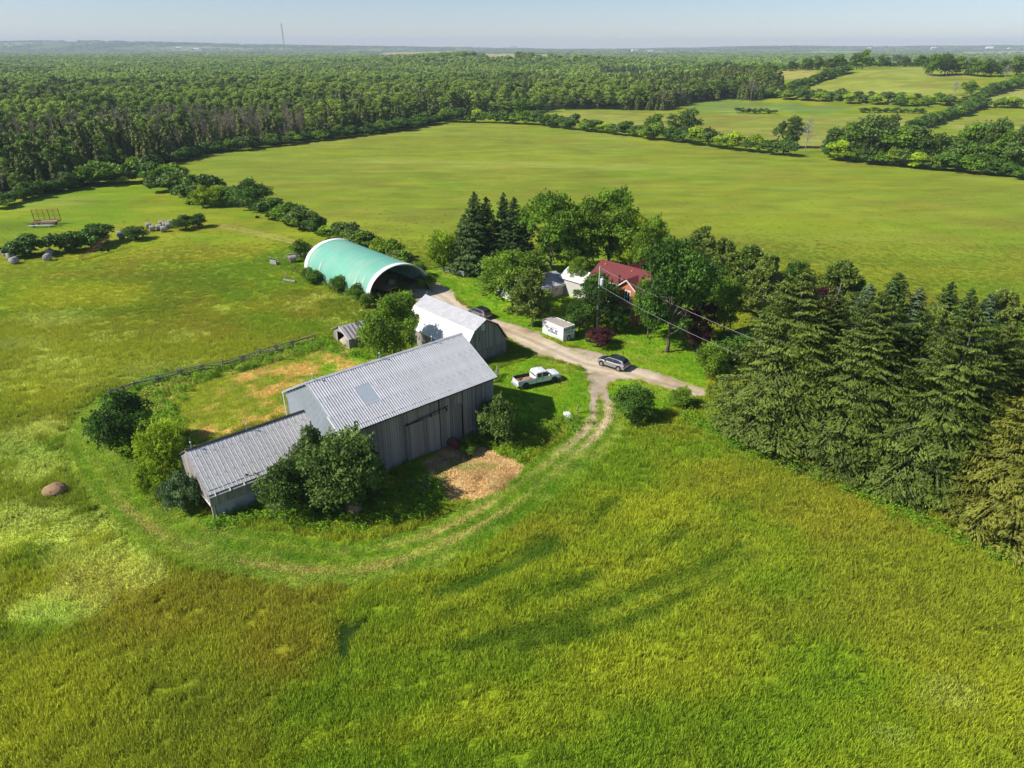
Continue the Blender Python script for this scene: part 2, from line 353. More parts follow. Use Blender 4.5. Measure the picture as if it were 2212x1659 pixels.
c_lawn = S(112, 152, 24); c_straw = S(206, 176, 122); c_dirt = S(205, 188, 158); c_forest = S(42, 60, 22); c_ctry = S(98, 122, 52)
def mixc(c, t, d):
    t = np.clip(t, 0, 1)[..., None]; return c * (1 - t) + d * t
PATCH = []    # (u, v, radius u in px, radius v in px, colour, strength)
for a in [(430, 1290, 330, 90, c_brn, .62), (640, 1390, 200, 80, c_brn, .66), (250, 1250, 140, 60, c_brn, .5), (1180, 1130, 120, 60, c_brn, .35), (700, 1240, 130, 26, c_brn, .5), (1230, 1010, 120, 60, c_green, .4), (1330, 1000, 90, 110, c_green, .9), (1400, 1100, 160, 70, c_yel, .8), (1300, 1230, 200, 50, c_yel, .5),
          (1450, 1450, 260, 90, c_yel, .5), (1150, 1540, 240, 80, c_yel, .5), (900, 1590, 260, 60, c_yel, .4), (200, 1470, 200, 100, c_yel, .7), (60, 1560, 160, 80, c_yel, .6), (1900, 1300, 200, 90, c_olive, .5), (2050, 1500, 90, 60, c_pale, .6), (1930, 1590, 60, 30, c_pale, .5),
          (820, 1330, 120, 60, c_green, .8), (760, 1430, 110, 60, c_green, .6), (1000, 1450, 180, 70, c_green, .5), (100, 1350, 120, 60, c_green, .8),
          (120, 690, 110, 22, c_pale, .7), (60, 745, 90, 20, c_pale, .5), (230, 640, 220, 30, c_yel, .8), (110, 850, 120, 50, c_yel, .6), (90, 780, 150, 30, c_olive, .5), (320, 800, 90, 26, c_pale, .5), (170, 830, 60, 24, c_pale, .4), (90, 930, 90, 40, c_brn, .5), (300, 705, 200, 35, c_olive, .6), (450, 700, 120, 40, c_brn, .5),
          (600, 650, 120, 30, c_brn, .45), (500, 580, 160, 30, c_green, .7), (560, 700, 120, 30, c_green, .6), (160, 1190, 110, 50, c_pale, .75), (50, 1130, 70, 40, c_pale, .5), (230, 1160, 80, 40, c_yel, .5), (60, 1200, 60, 40, c_green, .6), (100, 440, 160, 20, c_pale, .35), (250, 470, 150, 16, c_green, .5),
          (1100, 340, 240, 20, c_yel, .4), (1300, 318, 130, 10, c_pale, .6), (1250, 400, 300, 18, c_brn, .35), (800, 360, 200, 20, c_brn, .3), (900, 420, 200, 20, c_green, .4), (1700, 480, 300, 25, c_yel, .4), (2000, 420, 240, 18, c_green, .6), (1550, 360, 160, 14, c_green, .7), (1900, 520, 260, 25, c_olive, .5)]:
    p = P(a[0], a[1]); m = mpp(p); e = P(a[0], a[1] + a[3]); f = P(a[0], a[1] - a[3])
    PATCH.append((p.x, p.y, a[2] / m, abs(f.y - e.y) / 2, a[4], a[5]))
L_HOLE = smooth(G([(742, 1352), (738, 1378), (745, 1400), (740, 1418)]), 3)
L_HOLE2 = smooth(G([(748, 1375), (768, 1362), (778, 1350)]), 3)
def zones(x, y):
    """ground colour, tall-grass height, kind: 0 field 1 lawn 2 mown 3 straw 4 drive 5 weeds"""
    x = np.asarray(x, float); y = np.asarray(y, float); D = np.hypot(x, y)
    n1 = fb(x, y, 22, 1); n2 = fb(x * .6 + y * .25, y * 1.3 - x * .3, 9, 2); n3 = fb(x, y, 3.0, 3, 3); n4 = fb(x, y, 60, 4, 3)
    c = np.zeros(x.shape + (3,)) + c_green
    c = mixc(c, sst(.40, .60, n1) * .7, c_olive); c = mixc(c, sst(.42, .66, n2) * .45, c_yel); c = mixc(c, sst(.50, .70, fb(x, y, 14, 8)) * .35, c_brn)
    c = mixc(c, sst(.55, .7, fb(x, y, 30, 12)) * .35, c_dk)
    hh = .30 + .2 * n1; kind = np.zeros(x.shape, int)
    wx = (fb(x, y, 7, 31) - .5); wy = (fb(x, y, 7, 32) - .5)
    for px, py, rx, ry, pc, st in PATCH:
        d = np.hypot((x - px) / rx + wx * 1.1, (y - py) / ry + wy * 1.1)
        c = mixc(c, (1 - sst(.35, 1.15, d)) * st * (.42 if pc is c_pale else .8 if pc is c_brn else 1), pc)
    # far countryside
    far = sst(150, 260, D)
    # fields
    wob = (vn(x, y, 12, 40) - .5)
    isf = np.zeros(x.shape, bool)
    for k, (fc, poly) in enumerate(FIELDS):
        m = inside(x + wob * .02 * D, y + wob * .02 * D, poly)
        st = fb(x * .35 + y * .1, y * 1.6, 16 + k, 60 + k, 4)
        cc = fc[None] * (0.86 + .28 * st[..., None]); cc = mixc(cc, sst(.5, .72, fb(x * .5, y * 1.2, 34, 70 + k)) * .45, c_olive * 1.02)
        cc = mixc(cc, sst(.54, .7, fb(x * .5, y * 1.3, 20, 90 + k)) * .5, c_green * .95); cc = mixc(cc, sst(.52, .66, fb(x * .5, y * 1.2, 11, 95 + k, 4)) * .5, S(122, 112, 46)); cc = mixc(cc, sst(.52, .64, fb(x * .8, y * 1.2, 5, 99 + k, 3)) * .25, S(96, 120, 30)); cc = mixc(cc, sst(.60, .75, fb(x * .3, y * 1.2, 26, 97 + k)) * .4, S(170, 178, 92))
        t = (m & True) * (1. if k else .75)
        if k == 0: t = t * sst(100, 190, D) * .85
        c = mixc(c, t, cc); isf |= m
    fo = inside(x + wob * 2, y + wob * 2, Z_FOREST) & ~(isf & (D < 700))
    c = mixc(c, fo * sst(100, 140, D), c_forest)
    hz = sst(950, 1500, D) * (~isf)
    nn = fb(x, y * .8, 380, 44, 4); q = mixc(np.zeros(x.shape + (3,)) + c_forest * 1.3, sst(.58, .62, nn), c_ctry); q = mixc(q, sst(.66, .68, vn(x, y, 420, 45)), S(130, 138, 78))
    c = mixc(c, hz, q)
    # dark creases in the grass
    near = 1 - sst(120, 200, D)
    # mown ring
    d = sline(x, y, L_RING); da = np.abs(d); ring = (1 - sst(2.5, 3.5, da + (n3 - .5) * 1.4)) * near
    cm = mixc(np.zeros(x.shape + (3,)) + S(122, 150, 36), sst(.4, .62, n3), S(98, 134, 26)); cm = mixc(cm, sst(.5, .75, fb(x, y, 1.6, 77, 2)) * .5, S(150, 160, 70))
    strp = .5 + .5 * np.sin(d * 3.4 + (n2 - .5) * 3); cm = mixc(cm, strp * .35 * sst(.35, .6, n1 + .1), S(156, 160, 66)); cm = mixc(cm, (1 - strp) * .4, S(88, 126, 20))
    c = mixc(c, ring, cm); kind = np.where(ring > .5, 2, kind)
    for l in (L_RUTL, L_RUTR):
        dd = dline(x, y, l); t = (1 - sst(.22, .6, dd + (n3 - .5) * .5)); fr_ = sst(58, 68, y) * (x > 0); c = mixc(c, t * np.maximum(fr_, .25 + .55 * sst(.38, .6, fb(x, y, 5, 81))), mixc(np.zeros(x.shape + (3,)) + S(172, 162, 88), fr_, S(196, 178, 142))); kind = np.where(t > .6, 2, kind)
    # belt of rank growth on the barn side of the ring
    d = -d * SIDE; wd = sst(3.2, 4.2, d) * (1 - sst(6, 10, d + (n3 - .5) * 4)) * near * (y < 85)
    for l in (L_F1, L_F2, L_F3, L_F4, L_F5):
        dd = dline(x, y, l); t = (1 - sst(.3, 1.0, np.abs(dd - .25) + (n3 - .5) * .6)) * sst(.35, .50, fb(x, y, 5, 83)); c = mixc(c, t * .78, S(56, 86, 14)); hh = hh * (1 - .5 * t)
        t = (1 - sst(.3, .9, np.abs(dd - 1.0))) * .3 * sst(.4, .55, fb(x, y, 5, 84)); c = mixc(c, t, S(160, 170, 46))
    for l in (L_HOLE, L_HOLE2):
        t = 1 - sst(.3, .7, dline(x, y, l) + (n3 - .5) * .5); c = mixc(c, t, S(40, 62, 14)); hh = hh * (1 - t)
    dd = dline(x, y, L_LANE); t = (1 - sst(.25, .7, np.abs(dd - .8))); c = mixc(c, t * .7, S(176, 160, 96)); kind = np.where((dd < 1.6) & (kind == 0), 2, kind)
    yd = inside(x + wx * 2, y + wy * 2, Z_YARD)
    cy = mixc(np.zeros(x.shape + (3,)) + S(124, 156, 30), sst(.4, .65, n1), S(140, 150, 40)); fy = fb(x * .7 + y * .7, (y - x) * 1.6, 2.3, 85, 3)
    cy = mixc(cy, sst(.43, .60, fy) * sst(.25, .48, fb(x, y, 8, 86)), S(198, 168, 92)); cy = mixc(cy, sst(.56, .7, n3) * .5, c_green)
    c = mixc(c, yd * 1., cy); kind = np.where(yd, 2, kind)
    for z in Z_LAWN:
        m = inside(x + wx, y + wy, z); cl = mixc(np.zeros(x.shape + (3,)) + c_lawn, sst(.4, .65, n3), S(132, 160, 34)); cl = mixc(cl, sst(.55, .75, fb(x, y, 6, 87)) * .5, S(150, 154, 60))
        c = mixc(c, m * 1., cl); kind = np.where(m, 1, kind)
    m = inside(x + (n3 - .5) * 1.3, y + (fb(x, y, 3, 88) - .5) * 1.3, Z_STRAW)
    cs = mixc(np.zeros(x.shape + (3,)) + c_straw, sst(.4, .7, fb(x, y, .9, 89, 3)), S(172, 138, 92)); cs = mixc(cs, sst(.58, .72, fb(x, y, 2.4, 90)) * .6, S(140, 150, 70))
    c = mixc(c, m * 1., cs); kind = np.where(m, 3, kind)
    dr = inside(x + (n3 - .5) * .9, y + (fb(x, y, 2, 91) - .5) * .9, Z_DRIVE)
    c = mixc(c, dr * 1., S(170, 150, 112)); kind = np.where(dr, 4, kind)
    return c, hh, kind, wd
def axis(f0, f1, st, lo, hi, g=1.045):
    a = list(np.arange(f0, f1, st)); s = st; v = f1
    while v < hi: a.append(v); s *= g; v += s
    a.append(hi); s = st; v = f0; b = []
    while v > lo: s *= g; v -= s; b.append(max(v, lo))
    return np.array(sorted(set(b)) + a)
gx = axis(-66, 84, .38, -11000, 11000, 1.05); gy = axis(26, 132, .38, -120, 13000, 1.018)
X, Y = np.meshgrid(gx, gy); Zt = hgt(X, Y); col, hh_, kd_, _ = zones(X, Y)
nx, ny = len(gx), len(gy)
idx = np.arange(nx * ny).reshape(ny, nx)
Fq = np.stack([idx[:-1, :-1], idx[:-1, 1:], idx[1:, 1:], idx[1:, :-1]], -1).reshape(-1, 4)
M_ground = bpy.data.materials.new('meadow_ground'); M_ground.use_nodes = True
def _g():
    n = M_ground.node_tree; N = n.nodes; L = n.links; b = N['Principled BSDF']; b.inputs['Roughness'].default_value = .95; b.inputs['Specular IOR Level'].default_value = .1
    at = N.new('ShaderNodeAttribute'); at.attribute_name = 'col'; ge = N.new('ShaderNodeNewGeometry')
    def noise(sc, det, lo, hi, a, c, mul=(1, 1, 1)):
        mp = N.new('ShaderNodeMapping'); mp.inputs['Scale'].default_value = mul; L.new(ge.outputs['Position'], mp.inputs[0])
        t = N.new('ShaderNodeTexNoise'); t.inputs['Scale'].default_value = sc; t.inputs['Detail'].default_value = det; t.inputs['Roughness'].default_value = .7; L.new(mp.outputs[0], t.inputs['Vector'])
        r = N.new('ShaderNodeMapRange'); r.inputs[1].default_value = lo; r.inputs[2].default_value = hi; r.inputs[3].default_value = a; r.inputs[4].default_value = c; L.new(t.outputs[0], r.inputs[0]); return r.outputs[0], t.outputs[0]
    f, raw = noise(2.6, 6, .3, .7, .62, 1.38); g2, _r = noise(.09, 8, .35, .65, .82, 1.18, (.6, 1.6, 1))
    m = N.new('ShaderNodeMath'); m.operation = 'MULTIPLY'; L.new(f, m.inputs[0]); L.new(g2, m.inputs[1])
    vm = N.new('ShaderNodeVectorMath'); vm.operation = 'SCALE'; L.new(at.outputs['Color'], vm.inputs[0]); L.new(m.outputs[0], vm.inputs['Scale']); L.new(vm.outputs[0], b.inputs['Base Color'])
    bu = N.new('ShaderNodeBump'); bu.inputs['Strength'].default_value = .7; bu.inputs['Distance'].default_value = .12; L.new(raw, bu.inputs['Height']); L.new(bu.outputs[0], b.inputs['Normal'])
_g()
c4 = np.concatenate([col.reshape(-1, 3), np.ones((nx * ny, 1))], 1)
ground = link('ground', mesh_np('ground', np.stack([X.ravel(), Y.ravel(), Zt.ravel()], 1), Fq, M_ground, {'col': ('FLOAT_COLOR', c4)}, True)); ground['kind'] = 'structure'

# ------------------------------------------------------------------ driveway sheet
M_gravel = nmat('sandy_gravel', tuple(S(206, 187, 162)), .95, var=.16, scale=1.1, col2=tuple(S(170, 146, 112)), c2at=(.5, .72), scale2=.16, bump=.5, bscale=7)
_n = M_gravel.node_tree; _b = _n.nodes['Principled BSDF']; _s = _b.inputs['Base Color'].links[0].from_socket; _a = _n.nodes.new('ShaderNodeAttribute'); _a.attribute_name = 'col'
_m = _n.nodes.new('ShaderNodeMix'); _m.data_type = 'RGBA'; _m.blend_type = 'MULTIPLY'; _m.inputs[0].default_value = 1; _n.links.new(_s, _m.inputs[6]); _n.links.new(_a.outputs['Color'], _m.inputs[7]); _n.links.new(_m.outputs[2], _b.inputs['Base Color'])
L_DR = smooth(G([(925, 625), (965, 648), (1000, 682), (1090, 712), (1180, 750), (1260, 785), (1330, 800), (1420, 826), (1510, 850)]))
def sheet(name, poly, mat, z, st, warp, seed):
    xs = [p[0] for p in poly]; ys = [p[1] for p in poly]
    ax = np.arange(min(xs) - 1, max(xs) + 1, st); ay = np.arange(min(ys) - 1, max(ys) + 1, st); A, B = np.meshgrid(ax, ay)
    a1 = A + (vn(A, B, .7, seed) - .5) * st; b1 = B + (vn(A, B, .7, seed + 1) - .5) * st
    m = inside(a1 + (fb(A, B, 3, seed + 2, 3) - .5) * warp, b1 + (fb(A, B, 2, seed + 3, 3) - .5) * warp, poly)
    i = np.arange(A.size).reshape(A.shape); q = m[:-1, :-1] & m[1:, :-1] & m[:-1, 1:] & m[1:, 1:]
    Q = np.stack([i[:-1, :-1][q], i[:-1, 1:][q], i[1:, 1:][q], i[1:, :-1][q]], -1); u, inv = np.unique(Q, return_inverse=True)
    V = np.stack([a1.ravel()[u], b1.ravel()[u], hgt(a1.ravel()[u], b1.ravel()[u]) + z + .03 * fb(a1.ravel()[u], b1.ravel()[u], 1.5, 5)], 1)
    d = np.abs(sline(V[:, 0], V[:, 1], L_DR)); n_ = fb(V[:, 0], V[:, 1], 1.3, 311, 3); rut = (1 - sst(.15, .55, np.abs(d - .85) + (n_ - .5) * .5)); k = .90 + .16 * rut - .14 * (1 - sst(.1, .5, d + (n_ - .5) * .6)) - .16 * sst(1.7, 2.6, d + (n_ - .5) * 1.5)
    k = k * (.92 + .16 * fb(V[:, 0], V[:, 1], 6, 313)); gr = sst(.55, .7, fb(V[:, 0], V[:, 1], 1.1, 315, 3)) * (.25 + .6 * sst(1.6, 2.6, d)); cc = np.stack([k * (1 - .35 * gr), k * (1 - .15 * gr), k * (1 - .55 * gr), k * 0 + 1], 1)
    o = link(name, mesh_np(name, V, inv.reshape(Q.shape), mat, {'col': ('FLOAT_COLOR', cc)}, True)); o['kind'] = 'structure'; return o
sheet('driveway', Z_DRIVE, M_gravel, .012, .22, 1.0, 301)

# ------------------------------------------------------------------ instancing helper (stuff only)
def protocol(name, meshes):
    c = bpy.data.collections.new(name)
    for i, me in enumerate(meshes):
        o = bpy.data.objects.new('%s_%02d' % (name, i), me); c.objects.link(o)
    return c
def scatter(name, coll, pts, rot, scl, pick, colr=None, kind='stuff', label=None, sclz=None):
    me = bpy.data.meshes.new(name); n = len(pts); me.vertices.add(n); me.vertices.foreach_set('co', np.ascontiguousarray(pts, dtype=np.float32).ravel())
    def at(nm, ty, ar, ky): a = me.attributes.new(nm, ty, 'POINT'); a.data.foreach_set(ky, np.ascontiguousarray(ar).ravel())
    at('rot', 'FLOAT_VECTOR', rot.astype(np.float32), 'vector'); at('scl', 'FLOAT_VECTOR', scl.astype(np.float32), 'vector'); at('pick', 'INT', pick.astype(np.int32), 'value')
    if colr is not None: at('gcol', 'FLOAT_COLOR', np.concatenate([colr, np.ones((n, 1))], 1).astype(np.float32), 'color')
    o = link(name, me); tag(o, label, None, None, kind)
    ng = bpy.data.node_groups.new(name, 'GeometryNodeTree'); ng.interface.new_socket('Geometry', in_out='INPUT', socket_type='NodeSocketGeometry'); ng.interface.new_socket('Geometry', in_out='OUTPUT', socket_type='NodeSocketGeometry')
    N = ng.nodes; L = ng.links; gi = N.new('NodeGroupInput'); go = N.new('NodeGroupOutput')
    ip = N.new('GeometryNodeInstanceOnPoints'); ci = N.new('GeometryNodeCollectionInfo'); ci.inputs['Collection'].default_value = coll; ci.inputs['Separate Children'].default_value = True; ci.inputs['Reset Children'].default_value = True
    L.new(gi.outputs[0], ip.inputs['Points']); L.new(ci.outputs[0], ip.inputs['Instance']); ip.inputs['Pick Instance'].default_value = True
    def na(nm, ty): a = N.new('GeometryNodeInputNamedAttribute'); a.data_type = ty; a.inputs['Name'].default_value = nm; return a.outputs[0]
    L.new(na('pick', 'INT'), ip.inputs['Instance Index']); L.new(na('scl', 'FLOAT_VECTOR'), ip.inputs['Scale'])
    er = N.new('FunctionNodeEulerToRotation'); L.new(na('rot', 'FLOAT_VECTOR'), er.inputs[0]); L.new(er.outputs[0], ip.inputs['Rotation'])
    L.new(ip.outputs[0], go.inputs[0]); md = o.modifiers.new('scatter', 'NODES'); md.node_group = ng
    return o

# ------------------------------------------------------------------ grass tufts
M_blade = leafmat('grass_blade', (0, 0, 0), (0, 0, 0), .30, .30, attr='gcol', rough=.7, up=.85)
def tuft(seed, n, spread, h, wid, lean=.35, bend=.3):
    r = np.random.RandomState(seed); a = r.rand(n) * 6.283; rr = np.sqrt(r.rand(n)) * spread; bx = rr * np.cos(a); by = rr * np.sin(a)
    hh = h * (.55 + .6 * r.rand(n)); la = r.rand(n) * 6.283; ll = hh * lean * (.3 + r.rand(n)); wa = r.rand(n) * 3.14; w = wid * (.7 + .6 * r.rand(n))
    wx, wy = np.cos(wa) * w / 2, np.sin(wa) * w / 2; V = np.zeros((n, 4, 3))
    V[:, 0] = np.stack([bx - wx, by - wy, 0 * bx - .03], 1); V[:, 1] = np.stack([bx + wx, by + wy, 0 * bx - .03], 1)
    mx, my = bx + np.cos(la) * ll * .9 + bend * hh * .3, by + np.sin(la) * ll * .9
    V[:, 2] = np.stack([mx + wx * .35, my + wy * .35, hh], 1); V[:, 3] = np.stack([mx - wx * .35, my - wy * .35, hh * .98], 1)
    F = np.arange(n * 4).reshape(n, 4); t = np.repeat(r.rand(n), 4)
    return mesh_np('tuft', V.reshape(-1, 3), F, M_blade, {'tint': ('FLOAT', t)})
def weed(seed, n, rad, h, s):
    r = np.random.RandomState(seed); a = r.rand(n) * 6.283; rr = np.sqrt(r.rand(n)) * rad; z = h * r.rand(n) * (1 - .5 * (rr / rad) ** 2)
    c = np.stack([rr * np.cos(a), rr * np.sin(a), z + .05], 1); A = r.randn(n, 3); A /= np.linalg.norm(A, axis=1)[:, None]; A[:, 2] = A[:, 2] * .5 + .15; B = np.cross(A, r.randn(n, 3)); B /= np.linalg.norm(B, axis=1)[:, None]
    sz = s * (.6 + .8 * r.rand(n))[:, None]; V = np.stack([c - A * sz, c - B * sz * .5, c + A * sz, c + B * sz * .5], 1)
    return mesh_np('weed', V.reshape(-1, 3), np.arange(n * 4).reshape(n, 4), M_blade, {'tint': ('FLOAT', np.repeat(r.rand(n), 4))})
TUFTS = protocol('grass_kinds', [tuft(i, 66, .42, .5, .034) for i in range(3)] + [tuft(10 + i, 46, .42, .11, .06, .8) for i in range(2)] + [tuft(20 + i, 50, .42, .34, .05, 1.5, 1.6) for i in range(2)] + [weed(30 + i, 60, .45, .75, .09) for i in range(2)])
def pts_in(n, y0, y1, wid):
    y = y0 + (y1 - y0) * npr.rand(n); x = (npr.rand(n) * 2 - 1) * wid(y); return x, y
def make_grass():
    X_, Y_ = [], []
    for y0, y1, den in ((24, 60, 6.5), (60, 100, 5.2), (100, 150, 3.0), (150, 215, 1.1)):
        wf = y1 * .86 + 20; n = int(den * (y1 - y0) * 2 * wf); x = (npr.rand(n) * 2 - 1) * wf; y = y0 + (y1 - y0) * npr.rand(n)
        k = (np.abs(x) < y * .80 + 22) & (npr.rand(n) < 1 - .95 * sst(105, 180, y)); X_.append(x[k]); Y_.append(y[k])
    x = np.concatenate(X_); y = np.concatenate(Y_); c, hh, kd, wd = zones(x, y)
    ok = (kd != 4) & ~inside(x, y, Z_FOREST)
    for poly in FOOT: ok &= ~inside(x, y, poly)
    D0 = np.hypot(x, y)
    # sparse on lawn and mown ground is still grass, only short
    x, y, c, hh, kd, wd = [a[ok] for a in (x, y, c, hh, kd, wd)]; n = len(x); r = npr.rand
    D0 = np.hypot(x, y); lodge = sst(.56, .66, fb(x, y, 6, 121)) * (kd == 0) * ((x < -10) | (x > 40)) * .7 * (D0 < 120) * (y > 66)
    LB = inside(x, y, Z_LODGE); lodge = np.maximum(lodge, LB * sst(.38, .5, fb(x, y, 5, 122)))
    weeds = (kd != 3) & (kd != 1) & ((r(n) < wd * .55) | (r(n) < near_weeds(x, y)))
    pick = np.where(kd == 0, npr.randint(0, 3, n), npr.randint(3, 5, n)); lo = (r(n) < lodge) & (kd == 0); pick = np.where(lo, npr.randint(5, 7, n), pick); pick = np.where(weeds, npr.randint(7, 9, n), pick)
    D = np.hypot(x, y); s = (.85 + .4 * r(n)); sz = s * np.where(kd == 0, hh / .5, 1.0) * (1 + .9 * LB * (fb(x, y, 3.2, 141) - .45) * 2) * np.where((kd == 0), 1 - .7 * sst(90, 180, D), 1); sz = np.where(weeds, s * (.6 + .7 * r(n)), sz)
    ld = fb(x, y, 5, 130) * 9.0
    rot = np.stack([0 * x, 0 * x, np.where(lo, ld, r(n) * 6.283)], 1)
    cc = c * (.86 + .3 * r(n))[:, None]
    cc = np.where(lo[:, None], mixc(cc, .22 + .25 * r(n), c_pale), cc)
    cc = np.where(weeds[:, None], mixc(cc, .75 + 0 * r(n), S(78, 118, 26)), cc)
    z = hgt(x, y)
    P3 = np.stack([x, y, z], 1); SS = np.stack([s, s, sz], 1)
    w_ = pick >= 7; f_ = (pick < 3) | ((pick >= 5) & (pick < 7)); l_ = (pick >= 3) & (pick < 5) & (kd != 3); st = (pick >= 3) & (pick < 5) & (kd == 3)
    for nm, mk, lb in (('tall_grass', f_, 'tall green and yellow meadow grass in the fields around the farm'), ('short_grass', l_, 'short mown grass of the yard and the track round the barn'), ('weeds', w_, 'leafy green weeds growing along the barn and the fence'), ('straw', st, 'loose straw lying on the ground before the long barn')):
        scatter(nm, TUFTS, P3[mk], rot[mk], SS[mk], pick[mk], (GRASS_GAIN * (1 - .2 * sst(90, 160, D)))[mk, None] * cc[mk], label=lb)
GRASS_GAIN = 2.2
# ------------------------------------------------------------------ plants
def quads(c, A, B, s, asp=.6):
    s = s[:, None]; return np.stack([c - A * s, c - B * s * asp, c + A * s, c + B * s * asp], 1)
def unit(v): return v / (np.linalg.norm(v, axis=1)[:, None] + 1e-9)
def frame(nrm, r):
    A = unit(np.cross(nrm, r.randn(len(nrm), 3))); return A, np.cross(nrm, A)
def crown_broad(seed, h, rad, z0, nl, nleaf, ls, mat, squash=1.0, open_=.0, blob=.34, drop=0):
    """lobed crown of leaf cards between z0 and h"""
    r = np.random.RandomState(seed); cz = (h + z0) / 2; hz = (h - z0) / 2
    d = unit(r.randn(nl, 3)); k = (.45 + .5 * r.rand(nl) ** .6)[:, None]; C = d * k * np.array([rad * (1 - blob * .5), rad * (1 - blob * .5), hz * (1 - blob * .5)]) + np.array([0, 0, cz])
    C[:, :2] *= (1.1 - .35 * sst(.45, 1, (C[:, 2:] - z0) / (h - z0)))
    C = np.concatenate([C, [[0, 0, cz + hz * .55], [0, 0, cz - hz * .1]]]); br = rad * blob * (.55 + .85 * r.rand(len(C)))
    w = br ** 2; ci = r.choice(len(C), nleaf, p=w / w.sum()); u = unit(r.randn(nleaf, 3)); u[:, 2] = np.abs(u[:, 2]) * .9 + u[:, 2] * .25; u = unit(u)
    # clumps of leaves on each lobe
    rr = br[ci] * (.66 + .40 * r.rand(nleaf) + .2 * np.sin(u[:, 0] * 9 + ci) * np.sin(u[:, 1] * 9 + ci * 2)); p = C[ci] + u * rr[:, None] * np.array([1, 1, .8])
    if nleaf > 2000:                      # twigs that break the outline of each lobe
        nt_ = int(nleaf / 38); tc = r.choice(len(C), nt_, p=w / w.sum()); tu = unit(r.randn(nt_, 3) + np.array([0, 0, .25])); k_ = int(nleaf * .42); ti = r.randint(0, nt_, k_); tt = r.rand(k_)
        p[:k_] = C[tc[ti]] + tu[ti] * (br[tc[ti]] * (.75 + .62 * tt * (.5 + r.rand(nt_)[ti])))[:, None] * np.array([1, 1, .85]) + r.randn(k_, 3) * (ls * 1.3 * (1.25 - tt))[:, None]; ci[:k_] = tc[ti]
    nr = unit(u * .6 + r.randn(nleaf, 3) * .6 + np.array([0, 0, .35])); A, B = frame(nr, r); s = ls * (.65 + .7 * r.rand(nleaf))
    if drop: p[:, 2] -= drop * r.rand(nleaf) ** 3 * br[ci]
    V = quads(p, A, B, s, .62); t = np.clip(.5 + .22 * r.randn(len(C))[ci] + .28 * (r.rand(nleaf) - .5), 0, 1)
    V = V.reshape(-1, 3); V[:, 2] = np.maximum(V[:, 2], .03)
    return mesh_np('crown', V, np.arange(nleaf * 4).reshape(-1, 4), mat, {'tint': ('FLOAT', np.repeat(t, 4))}), C
def trunk_mesh(h, z0, rad, C, r0, seed, mat, limbs=9, multi=1):
    rr = random.Random(seed); m = MB()
    for k in range(multi):
        ox = (k - (multi - 1) / 2) * r0 * 2.2; top = (ox * 3 + rr.uniform(-.3, .3), rr.uniform(-.3, .3), h * .62)
        m.path([(ox, 0, -.25), (ox * 1.2, 0, h * .12), (ox * 1.8 + .1, .05, h * .34), top], r0, r0 * .35, 7)
    for i in rr.sample(range(len(C)), min(limbs, len(C))):
        c = C[i]; zs = min(max(z0 * .9, c[2] * .45), h * .55); b = Vector((0, 0, zs)); e = Vector((c[0], c[1], max(c[2], zs + .2))); mid = b.lerp(e, .5) + Vector((0, 0, -.06 * h * rr.random()))
        m.path([b, mid, e], r0 * .42, r0 * .1, 5)
    return m.mesh('trunk', mat, True)
def spruce(seed, h, rad, mat, matw, nwh=30, nb=9, card=.34, droop=.5, dens=1.0, gap=.0, powr=.85, z0=.3, twig=1.0):
    r = np.random.RandomState(seed); rr = random.Random(seed); C = []; NA = []; NB = []; T = []; SZ = []; w = MB(); w.tube((0, 0, -.3), (0, 0, h * .97), .018 * h, .02, 7)
    for i in range(nwh):
        f = i / (nwh - 1.0); z = z0 + (h * .985 - z0) * f ** .92; L = rad * ((1 - f) ** powr) * (1.0 if f > .12 else .8 + .2 * f / .12) + .12
        k = max(4, int(nb * (1 - .5 * f)))
        for j in range(k):
            if rr.random() < gap: continue
            a = 6.283 * (j + rr.random() * .7) / k + i * 1.1; ln = L * rr.uniform(.72, 1.12); zz = z + rr.uniform(-.25, .25) * h / nwh
            up = .10 + .55 * f; n = max(5, int(ln / card * 2.3 * dens)); t = np.linspace(.12, 1, n)
            px = t * ln; pz = zz + px * up - droop * ln * t ** 1.6 * (1 - f * .8) + .16 * ln * np.clip(t - .72, 0, 1) * (1 + 0 * t)
            ca, sa = math.cos(a), math.sin(a); bt = rr.random()
            if f < .85 and rr.random() < .6:
                q = [0, n // 3, 2 * n // 3, n - 1]; w.path([(px[o] * ca, px[o] * sa, pz[o]) for o in q], .030 * (1 - f) + .012, .008, 3)
            wd = (.28 * ln * np.sin(np.clip(t, 0, 1) * 2.6) ** .8 + .08)
            for side in (-1, 1, 0, -1, 1):
                off = side * wd * (.25 + .75 * r.rand(n)); x = px * ca - off * sa; y = px * sa + off * ca; zq = pz - np.abs(off) * .35 - card * (.15 + .55 * r.rand(n)) * twig
                C.append(np.stack([x, y, zq], 1)); d1 = np.stack([ca * .55 - sa * side * .75 + 0 * x, sa * .55 + ca * side * .75 + 0 * x, -.55 - .5 * r.rand(n)], 1) + r.randn(n, 3) * .38
                d1 = unit(d1); d2 = unit(np.cross(d1, r.randn(n, 3) * .5 + np.array([ca, sa, .5]))); NA.append(d1); NB.append(d2); SZ.append(card * (.7 + .6 * r.rand(n)) * (.75 + .35 * (1 - f))); T.append(np.clip(bt * .4 + .2 * t + .5 * r.rand(n) - .05, 0, 1))
    C, NA, NB, SZ, T = map(np.concatenate, (C, NA, NB, SZ, T)); n = len(C); V = quads(C, NA, NB, SZ, .34).reshape(-1, 3); V[:, 2] = np.maximum(V[:, 2], .02)
    return mesh_np('crown', V, np.arange(n * 4).reshape(-1, 4), mat, {'tint': ('FLOAT', np.repeat(T, 4))}), w.mesh('trunk', matw, True)
